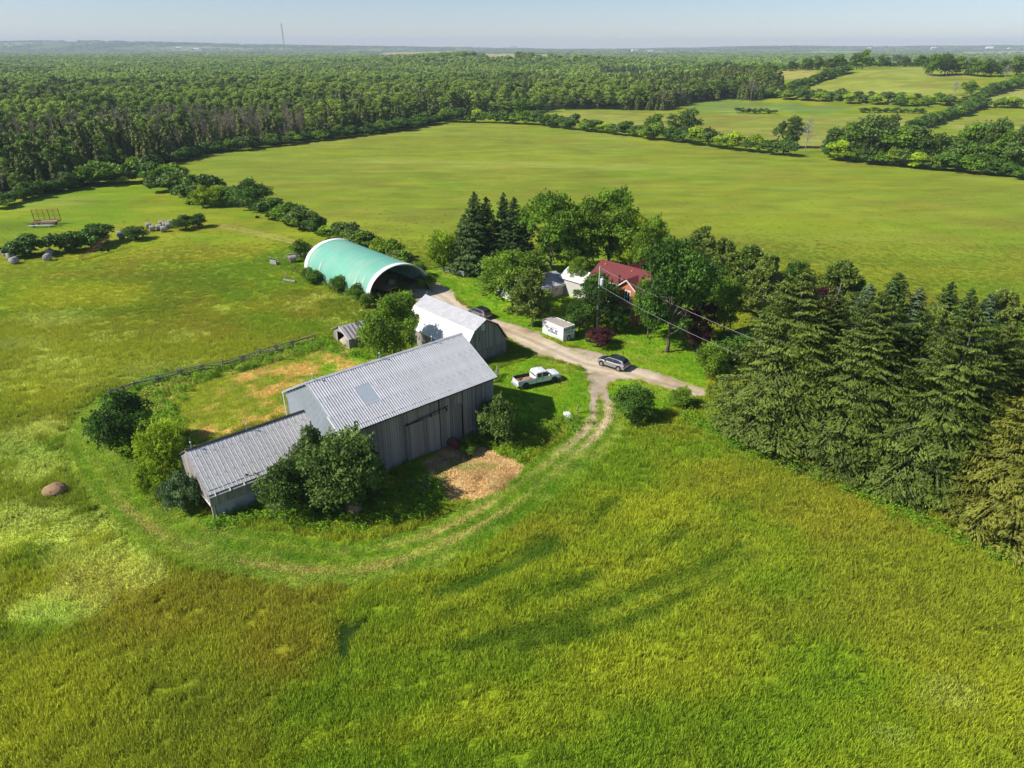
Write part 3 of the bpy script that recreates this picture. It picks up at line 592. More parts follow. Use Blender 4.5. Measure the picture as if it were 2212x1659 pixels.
def pine(seed, h, rad, mat, matw, n=60, card=.24, tufts=80):
    """open crown of upturned needle tufts on limbs"""
    r = np.random.RandomState(seed); rr = random.Random(seed); w = MB(); w.path([(0, 0, -.3), (.1, 0, h * .4), (0, .1, h * .95)], .018 * h, .03, 7); P_, A_, B_, S_, T_ = [], [], [], [], []
    for i in range(n):
        f = .16 + .84 * i / n; a = rr.random() * 6.283; L = rad * (math.sin(min(1, (1.12 - f) * 1.25) * 1.57)) * rr.uniform(.55, 1.08); z = h * f * .93; ca, sa = math.cos(a), math.sin(a)
        e = Vector((ca * L, sa * L, z + L * .28)); b = Vector((0, 0, z)); m = b.lerp(e, .55) - Vector((0, 0, L * .08)); w.path([b, m, e], .06, .015, 4)
        for q in range(6):
            t = .4 + .6 * (q + rr.random()) / 6; c = np.array(b.lerp(e, t)) + np.array([rr.uniform(-1, 1), rr.uniform(-1, 1), rr.uniform(-.2, .4)]) * L * .16
            k = tufts; u = unit(r.randn(k, 3) + np.array([ca * .4, sa * .4, .8])); s = .40 * (.6 + .6 * r.rand(k)) * (1 + .05 * L); P_.append(c + u * s[:, None] * .8 + r.randn(k, 3) * .12); A_.append(u); B_.append(unit(np.cross(u, r.randn(k, 3)))); S_.append(card * (.6 + .7 * r.rand(k))); T_.append(np.clip(rr.random() * .5 + .5 * r.rand(k), 0, 1))
    C, A, B, SZ, T = map(np.concatenate, (P_, A_, B_, S_, T_)); k = len(C)
    return mesh_np('crown', quads(C, A, B, SZ, .36).reshape(-1, 3), np.arange(k * 4).reshape(-1, 4), mat, {'tint': ('FLOAT', np.repeat(T, 4))}), w.mesh('trunk', matw, True)
def bare(seed, h, rad, mat, n=40):
    rr = random.Random(seed); w = MB(); w.path([(0, 0, -.2), (.1, .1, h * .5), (.0, .1, h)], .012 * h, .03, 5)
    for i in range(n):
        z = h * rr.uniform(.3, .95); a = rr.random() * 6.283; L = rad * (1.15 - z / h) * rr.uniform(.6, 1.3); e = Vector((math.cos(a) * L, math.sin(a) * L, z + L * rr.uniform(.4, 1.2))); b = Vector((0, 0, z)); w.path([b, b.lerp(e, .5) + Vector((0, 0, .1)), e], .04, .02, 3)
        for k in range(3):
            m = b.lerp(e, rr.uniform(.4, .9)); w.tube(m, m + Vector((rr.uniform(-1, 1), rr.uniform(-1, 1), rr.uniform(.2, 1))) * L * .4, .022, .012, 3, False)
    return w.mesh('branches', mat)
LM = {}
LM['maple'] = leafmat('maple_leaf', tuple(S(92, 128, 32)), tuple(S(130, 160, 46)), .3, .4)
LM['lime'] = leafmat('lime_leaf', tuple(S(142, 170, 37)), tuple(S(171, 191, 49)), .38, .32)
LM['dark'] = leafmat('dark_shrub_leaf', tuple(S(69, 103, 34)), tuple(S(97, 132, 45)), .25, .4)
LM['apple'] = leafmat('apple_leaf', tuple(S(78, 106, 40)), tuple(S(110, 134, 60)), .25, .42)
LM['greygreen'] = leafmat('grey_green_leaf', tuple(S(93, 122, 75)), tuple(S(118, 145, 93)), .25, .35)
LM['purple'] = leafmat('purple_leaf', tuple(S(66, 36, 41)), tuple(S(95, 54, 54)), .25, .4)
LM['spruce'] = leafmat('spruce_needle', tuple(S(62, 84, 28)), tuple(S(100, 115, 42)), .12, .6)
LM['gold'] = leafmat('golden_spruce_needle', tuple(S(107, 113, 36)), tuple(S(139, 137, 53)), .12, .4)
LM['blue'] = leafmat('blue_green_needle', tuple(S(76, 101, 63)), tuple(S(104, 123, 83)), .12, .4)
LM['dspruce'] = leafmat('dark_spruce_needle', tuple(S(52, 77, 34)), tuple(S(81, 106, 45)), .1, .4)
LM['pine'] = leafmat('pine_needle', tuple(S(111, 136, 52)), tuple(S(156, 167, 81)), .15, .4)
LM['forest'] = leafmat('forest_leaf', tuple(S(84, 116, 40)), tuple(S(154, 176, 70)), .35, .35, patch=1)
LM['cedar'] = leafmat('cedar_leaf', tuple(S(74, 95, 38)), tuple(S(130, 138, 64)), .15, .4)
def plant_proto(kind):
    """list of (crown mesh, trunk mesh, height, radius)"""
    out = []
    if kind in ('maple', 'lime', 'purple', 'bigdark'):
        mt = LM['dark' if kind == 'bigdark' else kind]
        for s in range(2 if kind != 'maple' else 3):
            me, C = crown_broad(100 + s, 12, 5, 1.5, 46, 17000, .17, mt, blob=.26); out.append((me, trunk_mesh(12, 2, 5, C, .3, s, M_bark), 12, 5))
    if kind in ('apple', 'dark', 'greygreen', 'limebush', 'purplebush', 'mixbush'):
        mt = LM[{'apple': 'apple', 'dark': 'dark', 'greygreen': 'greygreen', 'limebush': 'lime', 'purplebush': 'purple', 'mixbush': 'maple'}[kind]]
        for s in range(2):
            me, C = crown_broad(200 + s, 5, 3, .25, 34, 11000, .115, mt, blob=.30); out.append((me, trunk_mesh(5, .3, 3, C, .11, s, M_bark, 7, 3), 5, 3))
    if kind in ('spruce', 'gold'):
        for s in range(3 if kind == 'spruce' else 1):
            a, b = spruce(300 + s, 17, 6.4, LM[kind], M_barkg, 30, 12, .175, .50, 1.15, .12, powr=.66); out.append((a, b, 17, 6.4))
    if kind in ('dspruce', 'blue'):
        for s in range(2):
            a, b = spruce(320 + s, 12, 3, LM[kind], M_bark, 26, 9, .24, .3, 1.0, .03, powr=.72); out.append((a, b, 12, 3))
    if kind == 'pine':
        for s in range(2):
            a, b = pine(340 + s, 11, 3.6, LM['pine'], M_barkg); out.append((a, b, 11, 3.6))
    if kind == 'bare':
        for s in range(2): out.append((None, bare(360 + s, 9, 2.6, M_barkg, 60), 9, 2.6))
    return out
PROTO = {}; npl = {}
NAME = {'maple': 'maple_tree', 'lime': 'pale_green_tree', 'purple': 'purple_leaved_tree', 'bigdark': 'dark_green_tree', 'apple': 'apple_tree', 'dark': 'dark_green_shrub', 'greygreen': 'grey_green_shrub', 'limebush': 'lime_green_shrub',
        'purplebush': 'purple_shrub', 'mixbush': 'green_shrub', 'spruce': 'spruce_tree', 'gold': 'golden_spruce_tree', 'dspruce': 'dark_spruce_tree', 'blue': 'blue_spruce_tree', 'pine': 'pine_tree', 'bare': 'bare_tree'}
def plant(kind, u, vb, vt, wpx, label=None, group=None, cat=None, wy=1.0, loc=None, hw=None):
    if kind not in PROTO: PROTO[kind] = plant_proto(kind)
    k = npl.get(kind, 0); npl[kind] = k + 1; cm, tm, ph, pr = PROTO[kind][k % len(PROTO[kind])]
    if loc is None:
        p = P(u, vb); h = h_at(p, vt); rad = wpx / 2 / mpp(p)
        p = p + Vector((p.x, p.y, 0)).normalized() * rad * .35; p.z = float(hgt(p.x, p.y)); h = h_at(p, vt)
    else: p = Vector((loc[0], loc[1], float(hgt(*loc)))); h, rad = hw
    if label is None: label = {'shrub': 'leafy green shrub in the hedgerow at the field edge'}.get(kind, 'leafy green hedgerow tree at the field edge')
    t = empty(NAME[kind], p, rnd.random() * 6.283, label, cat or ('shrub' if 'shrub' in NAME[kind] else 'tree'), group)
    sx = rad / pr
    for nm, me in (('crown', cm), ('trunk', tm)):
        if me: o = link(nm, me, t); o.scale = (sx, sx * wy, h / ph)
    return t
# ------------------------------------------------------------------ forest
M_dead = nmat('dead_grey_wood', tuple(S(142, 130, 110)), .95, var=.2, scale=2, objvar=.2)
def forest_protos():
    ms = []
    for s in range(4):
        me, C = crown_broad(500 + s, 12.5, 2.8, 2.4, 14, 1100, .32, LM['forest'], blob=.36); ms.append(me)
    for s in range(2):                                   # cedar, narrow cone
        a, b = spruce(520 + s, 11, 1.9, LM['cedar'], M_bark, 13, 6, .62, .15, .8, powr=.62, twig=.5); ms.append(a)
    ms.append(bare(530, 10, 2.2, M_dead, 70)); ms.append(bare(531, 9, 2.0, M_dead, 64))
    for s in range(3):                                   # coarse crowns for the far woods
        me, C = crown_broad(540 + s, 12, 4.6, 1, 8, 150, 1.35, LM['forest'], blob=.42); ms.append(me)
    return ms
FM = forest_protos(); FC = protocol('forest_kinds', FM)
def grid_pts(x0, x1, y0, y1, st, jit=1.9):
    a, b = np.meshgrid(np.arange(x0, x1, st), np.arange(y0, y1, st)); a = a.ravel(); b = b.ravel()
    return a + (npr.rand(len(a)) - .5) * st * jit, b + (npr.rand(len(a)) - .5) * st * jit
def forest():
    xs, ys, ss = [], [], []
    for y0, y1, st in ((60, 420, 3.6), (420, 800, 5.0), (800, 1300, 7.5), (1300, 2300, 13), (2300, 4200, 24), (4200, 9500, 52)):
        a, b = grid_pts(-.82 * y1 - 20, .82 * y1 + 20, y0, y1, st); k = np.abs(a) < .80 * b + 25; xs.append(a[k]); ys.append(b[k]); ss.append(np.full(k.sum(), st))
    x = np.concatenate(xs); y = np.concatenate(ys); st = np.concatenate(ss); D = np.hypot(x, y)
    inf = inside(x, y, Z_FOREST); isf = np.zeros(len(x), bool)
    for c, poly in FIELDS: isf |= inside(x, y, poly)
    nn = fb(x, y * .8, 380, 44, 4); far = (D > 1250) & (nn < .545 + .06 * npr.rand(len(x)))
    hedge = (D > 1250) & (np.abs(np.mod(x * .9 + y * .35, 300)) < 16) | (D > 1250) & (np.abs(np.mod(y * .9 - x * .35, 420)) < 22)
    ok = (inf | far | hedge) & ~isf & ~((D < 1250) & ~inf)
    x, y, st, D = x[ok], y[ok], st[ok], D[ok]; n = len(x); r = npr.rand(n)
    # grey thinned strip and cedar belts
    u, v = proj(x, y, 0)
    e1 = gau(x, y, *P(500, 296)[:2], 42, 30) + gau(x, y, *P(330, 310)[:2], 30, 22) * .8 + gau(x, y, *P(900, 232)[:2], 60, 22) * .6 + gau(x, y, *P(100, 330)[:2], 50, 24) * .6 + gau(x, y, *P(700, 262)[:2], 30, 16) * .5 + gau(x, y, *P(1200, 170)[:2], 50, 20) * .3 + gau(x, y, *P(1550, 225)[:2], 30, 14) * .35
    deadp = np.clip(e1 * 1.0, 0, .62) + .03
    edge = [tuple(P(a, b)[:2]) for a, b in ((0, 432), (130, 412), (215, 392), (372, 350), (560, 317), (700, 299), (820, 284), (950, 262), (1130, 248), (1440, 240), (1640, 218), (1700, 190))]
    de = dline(x, y, edge); ced = sst(.5, .62, fb(x, y, 60, 201)) * .6 + .5 * (1 - sst(8, 24, de)) + .8 * gau(x, y, *P(1500, 190)[:2], 180, 130); ced *= (D < 1250)
    q = npr.rand(n); pick = np.where(q < deadp, 6 + (npr.rand(n) * 2).astype(int), np.where(npr.rand(n) < ced, 4 + (npr.rand(n) * 2).astype(int), (npr.rand(n) * 4).astype(int)))
    pick = np.where(D > 800, 8 + (npr.rand(n) * 3).astype(int), pick)
    s = (.72 + .5 * fb(x, y, 25, 203) + .7 * (r - .5)) * np.where(pick >= 8, np.clip(st / 9.5, .8, 4.2), 1.0); sz = np.where(pick >= 8, .80 + .4 * r, s * (.85 + .3 * npr.rand(n))); sz = np.where(de < 7, sz * .85, sz)
    s = np.where(pick < 4, s * st / 3.7 * .92, s); s = np.where((pick >= 4) & (pick < 8), s * np.clip(st / 3.7, 1, 1.35), s)
    sz = np.where((pick == 6) | (pick == 7), sz * 1.22, sz); sz = np.where((e1 > .4) & (pick < 6), sz * .82, sz)
    z = hgt(x, y) - .3; o = np.argsort(D); near = o[:300]; rest = o[300:]
    rot = npr.rand(n) * 6.283
    scatter('forest', FC, np.stack([x, y, z], 1)[rest], np.stack([0 * x, 0 * x, rot], 1)[rest], np.stack([s, s, sz], 1)[rest], pick[rest], (np.clip((fb(x, y, 45, 211, 3) - .35) * 2.2, 0, 1)[:, None] * np.ones(3))[rest], label='dense mixed forest running back to the horizon')
    tm = MB().path([(0, 0, -.3), (.1, 0, 4), (0, .1, 9)], .14, .06, 5).mesh('trunk', M_bark)
    lab = {0: ('forest_tree', 'leafy green tree at the near edge of the forest', 'broadleaf trees along the forest edge'), 4: ('cedar_tree', 'narrow olive green cedar at the near edge of the forest', 'cedars along the forest edge'), 6: ('bare_tree', 'grey leafless tree among the cedars at the forest edge', 'bare trees along the forest edge')}
    for i in near:
        k = int(pick[i]); nm, lb, gp = lab[0 if k < 4 else 4 if k < 6 else 6]
        st_ = 'left of the hay rack' if x[i] < -115 else 'beyond the hay rack' if x[i] < -90 else 'behind the leafy belt' if x[i] < -72 else 'at the left corner of the hay field' if x[i] < -50 else 'along the far side of the hay field'
        sz_ = 'tall' if sz[i] > 1.05 else 'short' if sz[i] < .85 else 'middling'; lb = {'forest_tree': 'leafy green tree', 'cedar_tree': 'narrow olive cedar', 'bare_tree': 'grey leafless tree'}[nm]
        t = empty(nm, (x[i], y[i], z[i]), rot[i], sz_ + ' ' + lb + ' at the forest edge ' + st_, 'tree', gp); sc = (s[i], s[i], sz[i])
        if k < 6: link('crown', FM[k], t).scale = sc; link('trunk', tm, t).scale = sc
        else: link('branches', FM[k], t).scale = sc
forest()

# ------------------------------------------------------------------ hedgerows
def smallproto(kind):
    if kind == 'hshrub': return [(crown_broad(600 + s, 4, 2.4, .15, 12, 1500, .24, LM['maple' if s % 2 else 'apple'], blob=.38)[0], None, 4, 2.4) for s in range(4)]
    if kind == 'hlime': return [(crown_broad(610 + s, 4, 2.4, .15, 12, 1500, .24, LM['lime'], blob=.38)[0], None, 4, 2.4) for s in range(2)]
    if kind == 'hdark': return [(crown_broad(620 + s, 4, 2.4, .15, 12, 1500, .24, LM['dark'], blob=.38)[0], None, 4, 2.4) for s in range(3)]
    if kind == 'htree':
        o = []
        for s in range(4):
            me, C = crown_broad(630 + s, 12, 4.2, .3, 30, 5200, .30, LM['maple' if s % 2 else 'apple'], blob=.34); o.append((me, trunk_mesh(12, 2, 4.2, C, .28, s, M_bark, 6), 12, 4.2))
        return o
    if kind == 'hconif':
        o = []
        for s in range(2): a, b = spruce(640 + s, 12, 2.8, LM['dspruce'], M_bark, 15, 7, .55, .25, .8); o.append((a, b, 12, 2.8))
        return o
for k, nm in (('hshrub', 'green_shrub'), ('hlime', 'lime_green_shrub'), ('hdark', 'dark_green_shrub'), ('htree', 'hedgerow_tree'), ('hconif', 'field_spruce_tree')):
    PROTO[k] = smallproto(k); NAME[k] = nm
_U = 'zero first second third fourth fifth sixth seventh eighth ninth tenth eleventh twelfth thirteenth fourteenth fifteenth sixteenth seventeenth eighteenth nineteenth'.split()
_TN = 'x x twenty thirty forty fifty sixty seventy eighty ninety'.split()
def ORD(n):
    if n < 20: return _U[n]
    if n > 99: return 'hundred-and-' + ORD(n - 100) if n > 100 else 'hundredth'
    return (_TN[n // 10][:-1] + 'ieth') if n % 10 == 0 else _TN[n // 10] + '-' + _U[n % 10]
def hedge(line, hpx, where, kinds='hhhld', sp=.6, jit=.25, trees=0, big=1.5):
    """row of separate shrubs along a line given on the ground"""
    pts = [P(u, v) for u, v in line]; acc = 0; cnt = 0; end = 'left' if line[0][0] < line[-1][0] else 'right'
    for a, b in zip(pts[:-1], pts[1:]):
        d = (b - a).length; t = acc
        while t < d:
            p = a.lerp(b, t / d); u, v = proj(p.x, p.y, p.z); hp = hpx * rnd.uniform(.65, 1.25); m = mpp(p); h = hp / m; k = {'h': 'hshrub', 'l': 'hlime', 'd': 'hdark'}[rnd.choice(kinds)]
            if rnd.random() < trees: k = 'htree'; h *= big
            rad = h * rnd.uniform(.55, .9) if k != 'htree' else h * rnd.uniform(.36, .5)
            off = h * jit; loc = (p.x + rnd.uniform(-off, off), p.y + rnd.uniform(-off, off) * 1.5)
            wd = {'hshrub': 'green leafy shrub', 'hlime': 'lime green leafy shrub', 'hdark': 'dark green leafy shrub', 'htree': 'leafy green tree'}[k]
            cnt += 1; plant(k, 0, 0, 0, 0, ORD(cnt) + (' tree' if k == 'htree' else {'hshrub': ' shrub', 'hlime': ' shrub', 'hdark': ' shrub'}[k]) + ' from the ' + end + ' in ' + where, 'plants in ' + where, loc=loc, hw=(h, rad))
            t += rad * sp * 1.5
        acc = t - d
def row(specs, where, cat='tree'):
    for s in specs:
        plant(s[0], s[1], s[2], s[3], s[4], s[5] if len(s) > 5 else None, None)
W1 = 'the hedgerow behind the big hay field'
hedge([(965, 262), (1060, 266), (1140, 268), (1270, 284), (1400, 299)], 25, W1, 'hhhhldd', .62)
hedge([(1400, 300), (1500, 312), (1600, 326), (1720, 338)], 30, 'the middle of the hedgerow behind the hay field', 'hhlld', .55)
hedge([(1790, 345), (1900, 356), (2060, 372), (2230, 388)], 34, 'the right part of the hedgerow behind the hay field', 'hhddl', .6)
W2 = 'the wooded far hedge below the hill field'
hedge([(1660, 212), (1740, 216), (1830, 219), (1920, 225), (2000, 229), (2080, 227), (2230, 232)], 19, W2, 'hhhld', .5, .9)
hedge([(1700, 206), (1800, 212), (1950, 220), (2100, 222)], 15, 'the back of the far hedge below the hill', 'hhd', .8, .9)
hedge([(2230, 172), (2190, 188), (2140, 204), (2100, 218)], 17, 'the hedge climbing the right edge of the hill field', 'hhd', .55)
hedge([(2110, 236), (2060, 252), (2000, 272), (1960, 285)], 20, 'the short diagonal hedge right of the lower meadow', 'hhd', .55)
hedge([(1640, 214), (1690, 203), (1730, 190), (1770, 176), (1830, 158)], 16, 'the hedge climbing the left edge of the hill field', 'hhd', .5)
hedge([(1480, 162), (1560, 158), (1640, 156), (1720, 152), (1800, 148)], 12, 'the tree line behind the brown field on the hill', 'hhd', .55, .5, .45, 1.6)
hedge([(1800, 148), (1900, 144), (1990, 143), (2100, 150), (2230, 158)], 10, 'the tree line on the crest of the hill field', 'hhd', .6, .5, .3, 2.0)
hedge([(1590, 244), (1680, 247)], 10, 'the small clump in the wet green meadow', 'dh', .9)
hedge([(1860, 243), (1930, 243), (1990, 245)], 9, 'the low hedge in the far right meadow', 'dh', .8)
for u, v, t, wd in ((1810, 148, 112, 26), (1850, 150, 112, 32), (1862, 150, 106, 30), (1765, 152, 118, 24), (1740, 153, 120, 22), (1935, 143, 116, 28), (1985, 144, 118, 28), (2003, 163, 118, 22), (2012, 165, 108, 24), (2040, 163, 112, 34), (2065, 162, 120, 30), (2090, 164, 122, 30), (2110, 166, 124, 30), (2135, 166, 124, 28), (2160, 165, 128, 24), (2195, 162, 118, 34), (2090, 205, 170, 34)):
    _k = globals().get('_k', 0) + 1; plant('htree', u, v, t, wd, ORD(_k) + ' tall tree counted along the crest of the hill field, short slope tree last', 'tall trees on the hill field')
for u, v, t, wd, lb in ((1475, 306, 230, 62, 'tall dark tree standing alone above the hedge in the middle of the back hedgerow'), (1412, 301, 244, 46, 'rounded bright green tree just left of the tall dark hedgerow tree'), (1700, 321, 246, 52, 'dark green tree behind the pale bare tree in the right hedgerow'),
                        (1128, 262, 204, 36, 'slim green tree rising over the left end of the back hedgerow'), (1800, 342, 270, 60, None), (1838, 348, 262, 70, None), (1880, 352, 240, 90, None), (1930, 356, 262, 90, None), (1975, 360, 265, 84, None), (2020, 352, 290, 60, None), (2060, 364, 288, 70, None), (2085, 366, 250, 66, None), (2118, 370, 246, 66, None), (2150, 375, 285, 70, None), (2190, 380, 262, 80, None), (2225, 382, 280, 80, None), (1905, 330, 240, 50, None), (2160, 345, 262, 44, None)):
    _j = globals().get('_j', 0) + (0 if lb else 1); plant('htree', u, v, t, wd, lb or ORD(_j) + ' broad tree from the left in the grove right of the hay field', None if lb else 'trees in the grove right of the hay field')
plant('bare', 1738, 330, 255, 48, 'pale thin bare tree at the gap in the right hedgerow'); plant('bare', 2060, 208, 175, 36, 'pale leafless tree in the hedge on the hill'); plant('bare', 2170, 172, 140, 40, 'grey leafless tree at the top of the hill hedge')
hedge([(0, 450), (60, 428), (130, 414), (215, 394)], 30, 'the edge of the forest on the far left', 'ddh', .5)
hedge([(372, 352), (450, 332), (560, 320), (700, 302), (820, 288), (950, 266)], 22, 'the forest edge beside the big hay field', 'ddhh', .5, .3)
hedge([(225, 396), (290, 392), (340, 402), (400, 425), (450, 440), (500, 448)], 46, 'the leafy belt beside the hay field', 'hhhd', .5, .35)
hedge([(600, 474), (650, 490), (700, 508)], 38, 'the hedge behind the lane to the green shelter', 'hd', .5)
hedge([(715, 516), (760, 532), (820, 556), (880, 578)], 40, 'the hedge behind the green arched shelter', 'hhl', .52)
hedge([(40, 556), (110, 550), (180, 538), (235, 520)], 40, 'the shrub row beside the rusty elevator', 'ddh', .5)
for u, v, t, wd, lb in ((540, 456, 384, 96, 'big round dark green shrub at the end of the leafy belt'), (295, 520, 490, 56, 'rounded dark shrub right of the rusty elevator'), (402, 497, 464, 50, 'dark shrub beside the round bales, left one of a pair'), (430, 492, 462, 40, 'dark shrub beside the round bales, right one of a pair')):
    plant('dark', u, v, t, wd, lb)
for u, v, t, wd in ((440, 450, 398, 44), (468, 448, 402, 40), (415, 440, 396, 36)): plant('limebush', u, v, t, wd, 'bright lime green vine covered shrub in the leafy belt', 'lime green vine lumps')
# ------------------------------------------------------------------ buildings
def unitbox(name, mat):
    return MB().box(0, 0, 0, 1, 1, 1).mesh(name, mat)
def plankmesh(mat):
    m = MB(); b = .03; m.add([(0, 0, 0), (1, 0, 0), (1, 1, 0), (0, 1, 0), (0, b * 4, 0), (b, 0, 0), (0, 0, 1), (1, 0, 1), (1, 1, 1), (0, 1, 1)], [(0, 3, 2, 1), (6, 7, 8, 9), (0, 1, 7, 6), (1, 2, 8, 7), (2, 3, 9, 8), (3, 0, 6, 9)]); return m.mesh('plank', mat)
PLK = {}
def planks(par, mat, a, b, zlo, zhi, w=.28, th=.035, name='plank', gap=.012, wob=.05, skip=None):
    """upright boards from a to b (local xy), outer side to the right of a->b; zlo/zhi functions of distance"""
    if (name, mat.name) not in PLK: PLK[(name, mat.name)] = unitbox(name, mat)
    me = PLK[(name, mat.name)]; a = Vector((*a, 0)); b = Vector((*b, 0)); L = (b - a).length; d = (b - a) / L; ang = math.atan2(d.y, d.x); s = 0; n = Vector((d.y, -d.x, 0))
    while s < L - .03:
        ww = min(w * rnd.uniform(.75, 1.25), L - s); z1 = min(zhi(s), zhi(s + ww)) - .02; z0 = zlo(s) - rnd.random() * .0
        if skip and skip(s, s + ww): s += ww; continue
        p = a + d * s + n * (th + rnd.uniform(0, .012))
        if z1 - z0 > .1:
            o = link(name, me, par); o.matrix_local = Matrix.Translation((p.x, p.y, z0 + rnd.uniform(0, wob))) @ Matrix.Rotation(ang + rnd.uniform(-.004, .004), 4, 'Z') @ Matrix.Diagonal((ww - gap, th, z1 - z0 - wob, 1))
        s += ww
def ribsheet(mat, w, l, nr, hgt_=.035, flat=.5, name='roof_sheet', sub=1):
    m = MB(); p = w / nr; xs = []
    for i in range(nr):
        x = i * p; xs += [(x, 0), (x + p * flat, 0), (x + p * (flat + .12), hgt_), (x + p * .88, hgt_)]
    xs.append((w, 0)); n = len(xs); t = .012
    vs = [(x, 0, z) for x, z in xs] + [(x, l, z) for x, z in xs] + [(0, 0, -t), (w, 0, -t), (0, l, -t), (w, l, -t)]
    fs = [(i, i + 1, n + i + 1, n + i) for i in range(n - 1)] + [(2 * n, 2 * n + 2, 2 * n + 3, 2 * n + 1)] + [(0, 2 * n, 2 * n + 1) + tuple(range(n - 1, 0, -1))] + [(n, n + 1) + tuple(range(n + 2, 2 * n)) + (2 * n + 3, 2 * n + 2)]
    return m.add(vs, fs).mesh(name, mat)
def slope_mats(L, W, ze, zr, ov, end):
    a = math.atan2(zr - ze, W / 2); zt = ze - ov * math.tan(a); sl = (W / 2 + ov) / math.cos(a)
    F = Matrix.Translation((-end, -ov, zt)) @ Matrix.Rotation(a, 4, 'X'); B = Matrix.Translation((L + end, W + ov, zt)) @ Matrix.Rotation(math.pi, 4, 'Z') @ Matrix.Rotation(a, 4, 'X')
    return a, sl, F, B
def roof_side(par, Mx, length, sl, mat, cols, rows, nr, hr=.035, flat=.5, special=None, jitter=.004, name='roof_sheet', overlap=.06):
    w = length / cols; l = sl / rows + overlap; me = ribsheet(mat, w, l, nr, hr, flat, name)
    for r in range(rows):
        for c in range(cols):
            if special and special(c, r): continue
            o = link(name, me, par); o.matrix_local = Mx @ Matrix.Translation((c * w, r * sl / rows - (overlap if r else 0) * 1, .03 + r * .008 + rnd.uniform(0, jitter))) @ Matrix.Rotation(rnd.uniform(-.002, .002), 4, 'Z')
def shell(par, L, W, ze, zr, mat, ins=.06, name='wall', z0=0, x0=0):
    m = MB(); i = ins; m.add([(x0 + i, i, z0), (L - i, i, z0), (L - i, W - i, z0), (x0 + i, W - i, z0), (x0 + i, i, ze - .05), (L - i, i, ze - .05), (L - i, W - i, ze - .05), (x0 + i, W - i, ze - .05), (x0 + i, W / 2, zr - .1), (L - i, W / 2, zr - .1)],
        [(0, 1, 5, 4), (2, 3, 7, 6), (3, 0, 4, 8, 7), (1, 2, 6, 9, 5), (4, 5, 9, 8), (8, 9, 6, 7), (0, 3, 2, 1)]); return m.obj(name, mat, par)
def rod(par, x, y, z):
    m = MB(); m.tube((x, y, z), (x, y, z + 1.25), .018, .008, 5); m.obj('lightning_rod', M_steel, par); s = MB()
    for k in range(6):
        pass
    b = bpy.data.meshes.get('rod_ball')
    if not b:
        q = MB(); R_ = .09; q.loft([[(R_ * math.sin(t) * math.cos(2 * math.pi * i / 8), R_ * math.sin(t) * math.sin(2 * math.pi * i / 8), -R_ * math.cos(t)) for i in range(8)] for t in (.2, .8, 1.57, 2.3, 2.94)]); b = q.mesh('rod_ball', M_white, True)
    o = link('rod_ball', b, par, loc=(x, y, z + .62)); t = MB()
    for a in (0, 2.1, 4.2): t.tube((x + .22 * math.cos(a), y + .22 * math.sin(a), z - .05), (x, y, z + .45), .012, .012, 4)
    t.obj('rod_foot', M_steel, par)
TH = .73
# ---- long barn
BL, BW, BE, BR = 18.85, 11.55, 6.55, 9.65
barn = empty('long_barn', (-16.15, 55.75, 0), TH, 'long grey timber barn with big ribbed metal roof and one bluish roof patch', 'barn')
shell(barn, BL, BW, BE, BR, M_dark)
planks(barn, M_wood, (0, 0), (BL, 0), lambda s: .0, lambda s: BE + .1, .27, skip=lambda a, b: 7.0 < a < 11.2 or 13.2 < a < 14.3)
for x0, x1, z1 in ((7.0, 9.1, 4.45), (9.1, 11.25, 4.5)):
    d = MB().box(x0 + .02, -.12, .1, x1 - .02, -.06, z1).obj('sliding_door', M_wood, barn)
    planks(d, M_wood, (x0, -.12), (x1, -.12), lambda s: .1, lambda s: z1, .3)
planks(barn, M_wood, (7.0, 0), (11.25, 0), lambda s: 4.5, lambda s: BE + .1, .27)
MB().tube((6.9, -.2, 4.62), (12.4, -.2, 4.95), .05, .05, 6).obj('door_track', M_pipe, barn)
for x in (7.2, 10.2, 12.2): MB().box(x, -.22, 4.4, x + .06, -.02, 4.75).obj('track_bracket', M_pipe, barn)
planks(barn, M_wood, (13.25, 0), (14.3, 0), lambda s: 0, lambda s: 4.6, .27)
h_ = MB().box(13.25, -.08, 4.6, 14.35, -.03, 6.1).obj('hatch', M_wood, barn); planks(h_, M_wood, (13.25, -.08), (14.35, -.08), lambda s: 4.6, lambda s: 6.1, .27); MB().box(13.2, -.16, 4.55, 14.4, -.12, 4.68).obj('batten', M_wood, h_)
tri = lambda W, ze, zr: (lambda s: (zr - abs(s - W / 2) / (W / 2) * (zr - ze)))
planks(barn, M_wood, (BL, 0), (BL, BW), lambda s: 0, tri(BW, BE, BR), .28)
planks(barn, M_wood, (BL, BW), (0, BW), lambda s: 0, lambda s: BE, .4)
gs = unitbox('wall_sheet', M_galv)
ns = 14
for i in range(ns):                                       # steel cladding on the west gable, narrow ribbed sheets
    w_ = BW / ns; y1 = BW - i * w_; y0 = y1 - w_; zt = min(tri(BW, BE, BR)(y0), tri(BW, BE, BR)(y1)); m = MB(); q = w_ / 3
    for r in range(3):
        yy = y1 - r * q; m.box(-.05, yy - q * .80, 1.9, -.03, yy, zt + .06); m.box(-.075, yy - q, 1.9, -.03, yy - q * .80, zt + .06)
    m.obj('wall_sheet', M_galv, barn)
planks(barn, M_wood, (0, BW), (0, 0), lambda s: 0, lambda s: 1.95, .3)
MB().box(-.2, 0, 3.05, -.06, 3.3, 3.25).obj('flashing', M_white, barn)
a_, sl_, MF, MBk = slope_mats(BL, BW, BE, BR, .45, .25)
MB().box(0, 0, -.05, BL + .5, sl_, .0, MF).obj('roof_deck', M_dark, barn); MB().box(0, 0, -.05, BL + .5, sl_ - .06, .0, MBk).obj('roof_deck', M_dark, barn)
